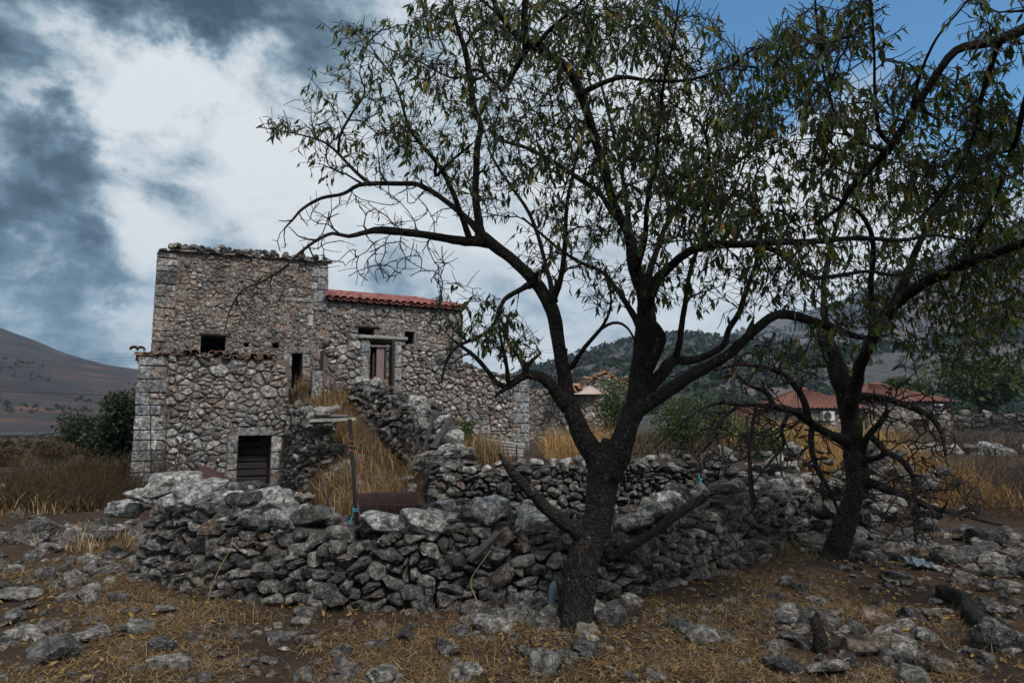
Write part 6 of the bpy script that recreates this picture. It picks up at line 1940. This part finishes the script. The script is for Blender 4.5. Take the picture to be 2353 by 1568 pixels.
q = at(1605, 1085, 9.9)
tube_thing('blue_cord', 'blue rag of cord hanging on the right end of the middle wall', 'cord', [q, q + Vector((.02, -.02, -.1)), q + Vector((-.01, -.03, -.22)), q + Vector((.03, -.03, -.3))], [.012, .02, .016, .006], M_BLUE, 6, .3)
q = at(1690, 1120, 9.6)
tube_thing('orange_cord', 'short orange cord on the stones near the hanging dead branch', 'cord', [q, q + Vector((.01, -.02, -.12)), q + Vector((-.01, -.03, -.24)), q + Vector((.01, -.04, -.34))], [.008, .009, .008, .004], M_ORANGE, 5, .2)

# rusty drum behind the wall, lying on stones
dc = at(888, 1165, 8.6); dx = Vector((.98, .16, .02)).normalized()
drum = empty('rusty_drum', dc - Vector((0, 0, .2)), 'rusty brown steel drum lying on its side behind the foreground wall', 'drum')
ring = [(-.36, .0), (-.36, .17), (-.35, .19), (-.34, .185), (-.13, .185), (-.12, .195), (-.11, .185), (.11, .185), (.12, .195), (.13, .185), (.34, .185), (.35, .19), (.36, .17), (.36, .0)]
vs = []; fs = []; m = 22
ya = dx.cross(Vector((0, 0, 1))).normalized(); za = ya.cross(dx)
for x, r in ring:
    for j in range(m):
        vs.append(dc + dx * x + ya * math.cos(j * 2 * math.pi / m) * max(r, .001) + za * math.sin(j * 2 * math.pi / m) * max(r, .001))
for i in range(len(ring) - 1):
    for j in range(m): fs.append((i * m + j, i * m + (j + 1) % m, (i + 1) * m + (j + 1) % m, (i + 1) * m + j))
mb = MB(); mb.add(vs, fs); mb.build('body', M_RUST, drum, False)
mb = MB(); mb.tube([dc + dx * .35, dc + dx * .43], .03, 10); mb.build('bung', M_IRON, drum)
heap('rubble_heap', 'stones propping the rusty drum behind the foreground wall', [Vector((dc.x - .4, dc.y, 0)), Vector((dc.x + .4, dc.y + .05, 0))], 22, (.16, .3), 121, spread=.3, hgt=.15)
tube_thing('iron_bar', 'thin iron bar running from the rusty drum over the wall', 'bar', [dc + dx * .43, dc + dx * 1.6 + Vector((0, -.2, .12))], .011, M_IRON, 6)

# pallet against the ruined wall
pal = empty('wooden_pallet', at(1145, 1050, 15.4), 'grey slatted wooden pallet leaning at the foot of the ruined wall', 'pallet')
tl, tr_, br, bl = at(1108, 1008, 16.2), at(1206, 1022, 16.6), at(1200, 1054, 15.2), at(1086, 1058, 14.9)
for i in range(6):
    a = tl.lerp(bl, i / 5.2); b = tr_.lerp(br, i / 5.2)
    u = (b - a).normalized(); v = (bl - tl).normalized(); nn = u.cross(v).normalized()
    mb = MB(); mb.box((a + b) / 2, ((b - a).length, .11, .03), Matrix((u, (v - u * u.dot(v)).normalized(), nn)).transposed(), random.Random(i).random(), .008, random.Random(i)); mb.build('slat', M_WOOD, pal, centre=True)
for t in (.08, .5, .92):
    a = tl.lerp(tr_, t); b = bl.lerp(br, t); v = (b - a).normalized(); u = (tr_ - tl).normalized(); nn = u.cross(v).normalized()
    mb = MB(); mb.box((a + b) / 2 + nn * .065 * (1 if nn.y > 0 else -1), (.08, (b - a).length, .09), Matrix(((u - v * u.dot(v)).normalized(), v, nn)).transposed(), .2, .006); mb.build('bearer', M_WOOD, pal, centre=True)


def board(name, label, a, b, w, t, mat, cat, roll=0.0):
    u = (b - a).normalized(); v = Vector((0, 0, 1)).cross(u).normalized(); n = u.cross(v)
    Mx = Matrix((u, v, n)).transposed() @ Matrix.Rotation(roll, 3, 'X')
    mb = MB(); r_ = random.Random(int(abs(a.x) * 100)); mb.box((a + b) / 2, ((b - a).length, w, t), Mx, r_.random(), .012, r_)
    return tag(mb.build(name, mat), label, cat)


board('weathered_board', 'pale weathered board bridging the stair parapet and the grassy ramp', at(712, 966, 13.7), at(818, 962, 13.9), .3, .05, M_WOOD, 'board')
board('weathered_board', 'second pale board lying behind the first one across the ramp', at(716, 955, 14.05), at(800, 955, 14.2), .26, .05, M_WOOD, 'board')
board('weathered_board', 'short split board propped slanting on the pale boards', at(745, 945, 13.9), at(778, 934, 14.1), .14, .04, M_WOOD, 'board', .4)
sk = MB(); 
_c = at(738, 944, 14.0); _r = random.Random(3)
me = BOULDERS[3]; rock_into(sk, me, _c, .34, _r, .2); tag(sk.build('crumpled_sack', M_WOOD), 'crumpled grey sack on the pale boards at the top of the ramp', 'sack')
board('wooden_beam', 'thick grey beam leaning over the bank wall end', at(996, 1030, 12.6), at(1036, 962, 13.2), .11, .09, M_WOODLOG, 'beam')
board('wooden_beam', 'thin dark stake crossing the leaning grey beam', at(972, 1036, 12.6), at(1000, 950, 13.0), .04, .04, M_DARKWOOD, 'beam')
board('wooden_lath', 'thin pale lath lying down the slope below the leaning beams', at(1005, 1036, 12.2), at(1075, 1066, 11.6), .05, .03, M_WOOD, 'lath')
board('wooden_lath', 'second pale lath lying beside the first on the slope', at(1000, 1042, 12.1), at(1050, 1066, 11.5), .05, .03, M_WOOD, 'lath')
board('rusty_sheet', 'rust brown metal sheet wedged behind the pale slabs by the cellar door', at(440, 1085, 9.2), at(505, 1120, 9.0), .4, .02, M_RUST, 'metal sheet', .5)
board('broken_plank', 'short dark plank stuck in the foreground wall left of the stub', at(1078, 1290, 6.05), at(1146, 1222, 6.2), .08, .035, M_DARKWOOD, 'plank', .5)
a, b = at(1396, 1282, 6.35), at(1618, 1142, 7.0)
tube_thing('fallen_log', 'long split grey log leaning on the foreground wall right of the trunk', 'log', [Vector(q[:3]) for q in spline([tuple(a), tuple(a.lerp(b, .4) + Vector((0, 0, -.03))), tuple(a.lerp(b, .75)), tuple(b)], .03)], .042, M_BARK, 10, .6)
for i, (x0, x1) in enumerate(((352, 348), (382, 384), (425, 445))):
    pa = on_ground(x0, 1100); pb = at((x0, 380, 392)[i], 1090, 13.9); pt = at((345, 384, 446)[i], (925, 928, 885)[i], 14.1)
    tube_thing('iron_rod', ('thin iron rod standing at the corner of the annex wall', 'thin iron rod standing in the dead vine by the annex', 'slanting iron rod leaning to the right on the annex wall')[i], 'rod', [Vector((pb.x, pb.y, 0)), pt], .012, M_IRON, 6)
# black stump and charred log in the right foreground
p = on_ground(1882, 1500)
tube_thing('tree_stump', 'little black stump with a broken top in the right foreground', 'stump', [p - Vector((0, 0, .05)), p + Vector((.01, 0, .1)), p + Vector((-.015, .01, .2)), p + Vector((0, .0, .27))], [.075, .052, .04, .012], M_BARK, 9, .4)
a = on_ground(2165, 1372); b = on_ground(2310, 1470)
tube_thing('fallen_log', 'black rotten log lying on the dark slope at the right', 'log', [Vector(q[:3]) for q in spline([tuple(a + Vector((0, 0, .05))), tuple(a.lerp(b, .35) + Vector((.04, 0, .06))), tuple(a.lerp(b, .7) + Vector((-.03, 0, .03))), tuple(b + Vector((0, 0, .0)))], .04)], .075, M_BARK, 13, .75)
# plastic litter
def film(name, label, c, size, seed, mat):
    rng = random.Random(seed); mb = MB(); vs = []; fs = []; n = 7
    for i in range(n):
        for j in range(n):
            vs.append(c + Vector(((i - 3) * size[0] / 6 + rng.gauss(0, .01), (j - 3) * size[1] / 6 + rng.gauss(0, .01), .03 + size[2] * abs(mnoise.noise(Vector((i * .7, j * .7, seed)))) + rng.uniform(0, .02))))
    for i in range(n - 1):
        for j in range(n - 1): fs.append((i * n + j, (i + 1) * n + j, (i + 1) * n + j + 1, i * n + j + 1))
    mb.add(vs, fs); return tag(mb.build(name, mat), label, 'litter')


film('plastic_bag', 'pale blue torn plastic bag on the dark slope right of the leaning tree', on_ground(2112, 1305), (.22, .34, .1), 3, M_BAG)
film('plastic_bag', 'scrap of blue plastic beside the foot of the leaning tree', on_ground(1962, 1228), (.1, .22, .1), 5, M_BAG)
q = on_ground(1265, 1410)
tube_thing('plastic_bottle', 'crushed clear bluish plastic bottle wedged beside the almond trunk', 'bottle', [q + Vector((0, -.03, .02)), q + Vector((0, -.02, .05)), q + Vector((.01, .0, .16)), q + Vector((.025, .01, .22)), q + Vector((.03, .01, .26))], [.028, .034, .03, .033, .012], M_BAG, 9, .25)
# dry stalks against the wall
for i, (lab, ps) in enumerate((('forked pale dry stalk standing against the left part of the foreground wall', [(470, 1400, 6.2), (497, 1320, 6.2), (528, 1262, 6.25), (534, 1232, 6.3)]), ('thin dry stalk bent over the foreground wall in its middle', [(1105, 1420, 6.0), (1092, 1370, 6.0), (1082, 1330, 6.02), (1128, 1262, 6.1)]), ('short curved dry stalk rising from the straw before the wall', [(870, 1510, 5.4), (815, 1470, 5.5), (800, 1440, 5.55)]), ('straight dry reed slanting across the earth right of the trunk', [(1495, 1362, 6.2), (1560, 1400, 5.9), (1600, 1425, 5.7)]))):
    pts = [Vector(q) for q in spline([tuple(at(*c)) for c in ps], .04)]
    tube_thing('dry_stalk', lab, 'stalk', pts, [lerp(.006, .002, k_ / len(pts)) for k_ in range(len(pts))], M_STRAW, 5)

# overhead lines
for i, (lab, ps, r) in enumerate((('uppermost thin overhead wire ending behind the annex', [(-300, 842, 110), (190, 826, 140), (420, 816, 150)], .025), ('middle thin overhead wire ending behind the annex', [(-300, 850, 110), (190, 832, 140), (420, 824, 150)], .025), ('lowest of the three overhead wires ending behind the annex', [(-300, 858, 110), (190, 838, 140), (420, 830, 150)], .025), ('single dark cable crossing the bare left hill', [(-300, 893, 60), (0, 899, 62), (245, 907, 66), (380, 908, 70)], .03), ('upper thin wire crossing the gap between the ruin and the almond trunk', [(1100, 792, 120), (1230, 801, 125), (1300, 806, 128), (1600, 830, 130)], .025), ('lower thin wire crossing the gap between the ruin and the almond trunk', [(1100, 800, 120), (1230, 808, 125), (1300, 812, 128), (1600, 838, 130)], .025))):
    tube_thing('overhead_wire', lab, 'wire', [Vector(q) for q in spline([tuple(at(*c)) for c in ps], 8.0)], r, M_IRON, 4)

# ------------------------------------------------------------------ air
hz = bpy.data.materials.new('air'); hz.use_nodes = True
_t = hz.node_tree
for nd in list(_t.nodes):
    _t.nodes.remove(nd)
_k = NT(_t); _v = _k.n('VolumePrincipled'); _oo = _k.n('OutputMaterial')
_v.inputs['Density'].default_value = HAZE; _v.inputs['Color'].default_value = (0.5, 0.74, 1.0, 1); _v.inputs['Anisotropy'].default_value = 0.2
_t.links.new(_v.outputs[0], _oo.inputs['Volume'])
mb = MB(); mb.box((0, 0, 150), (3500, 3500, 320)); tag(mb.build('haze', hz), kind='stuff')
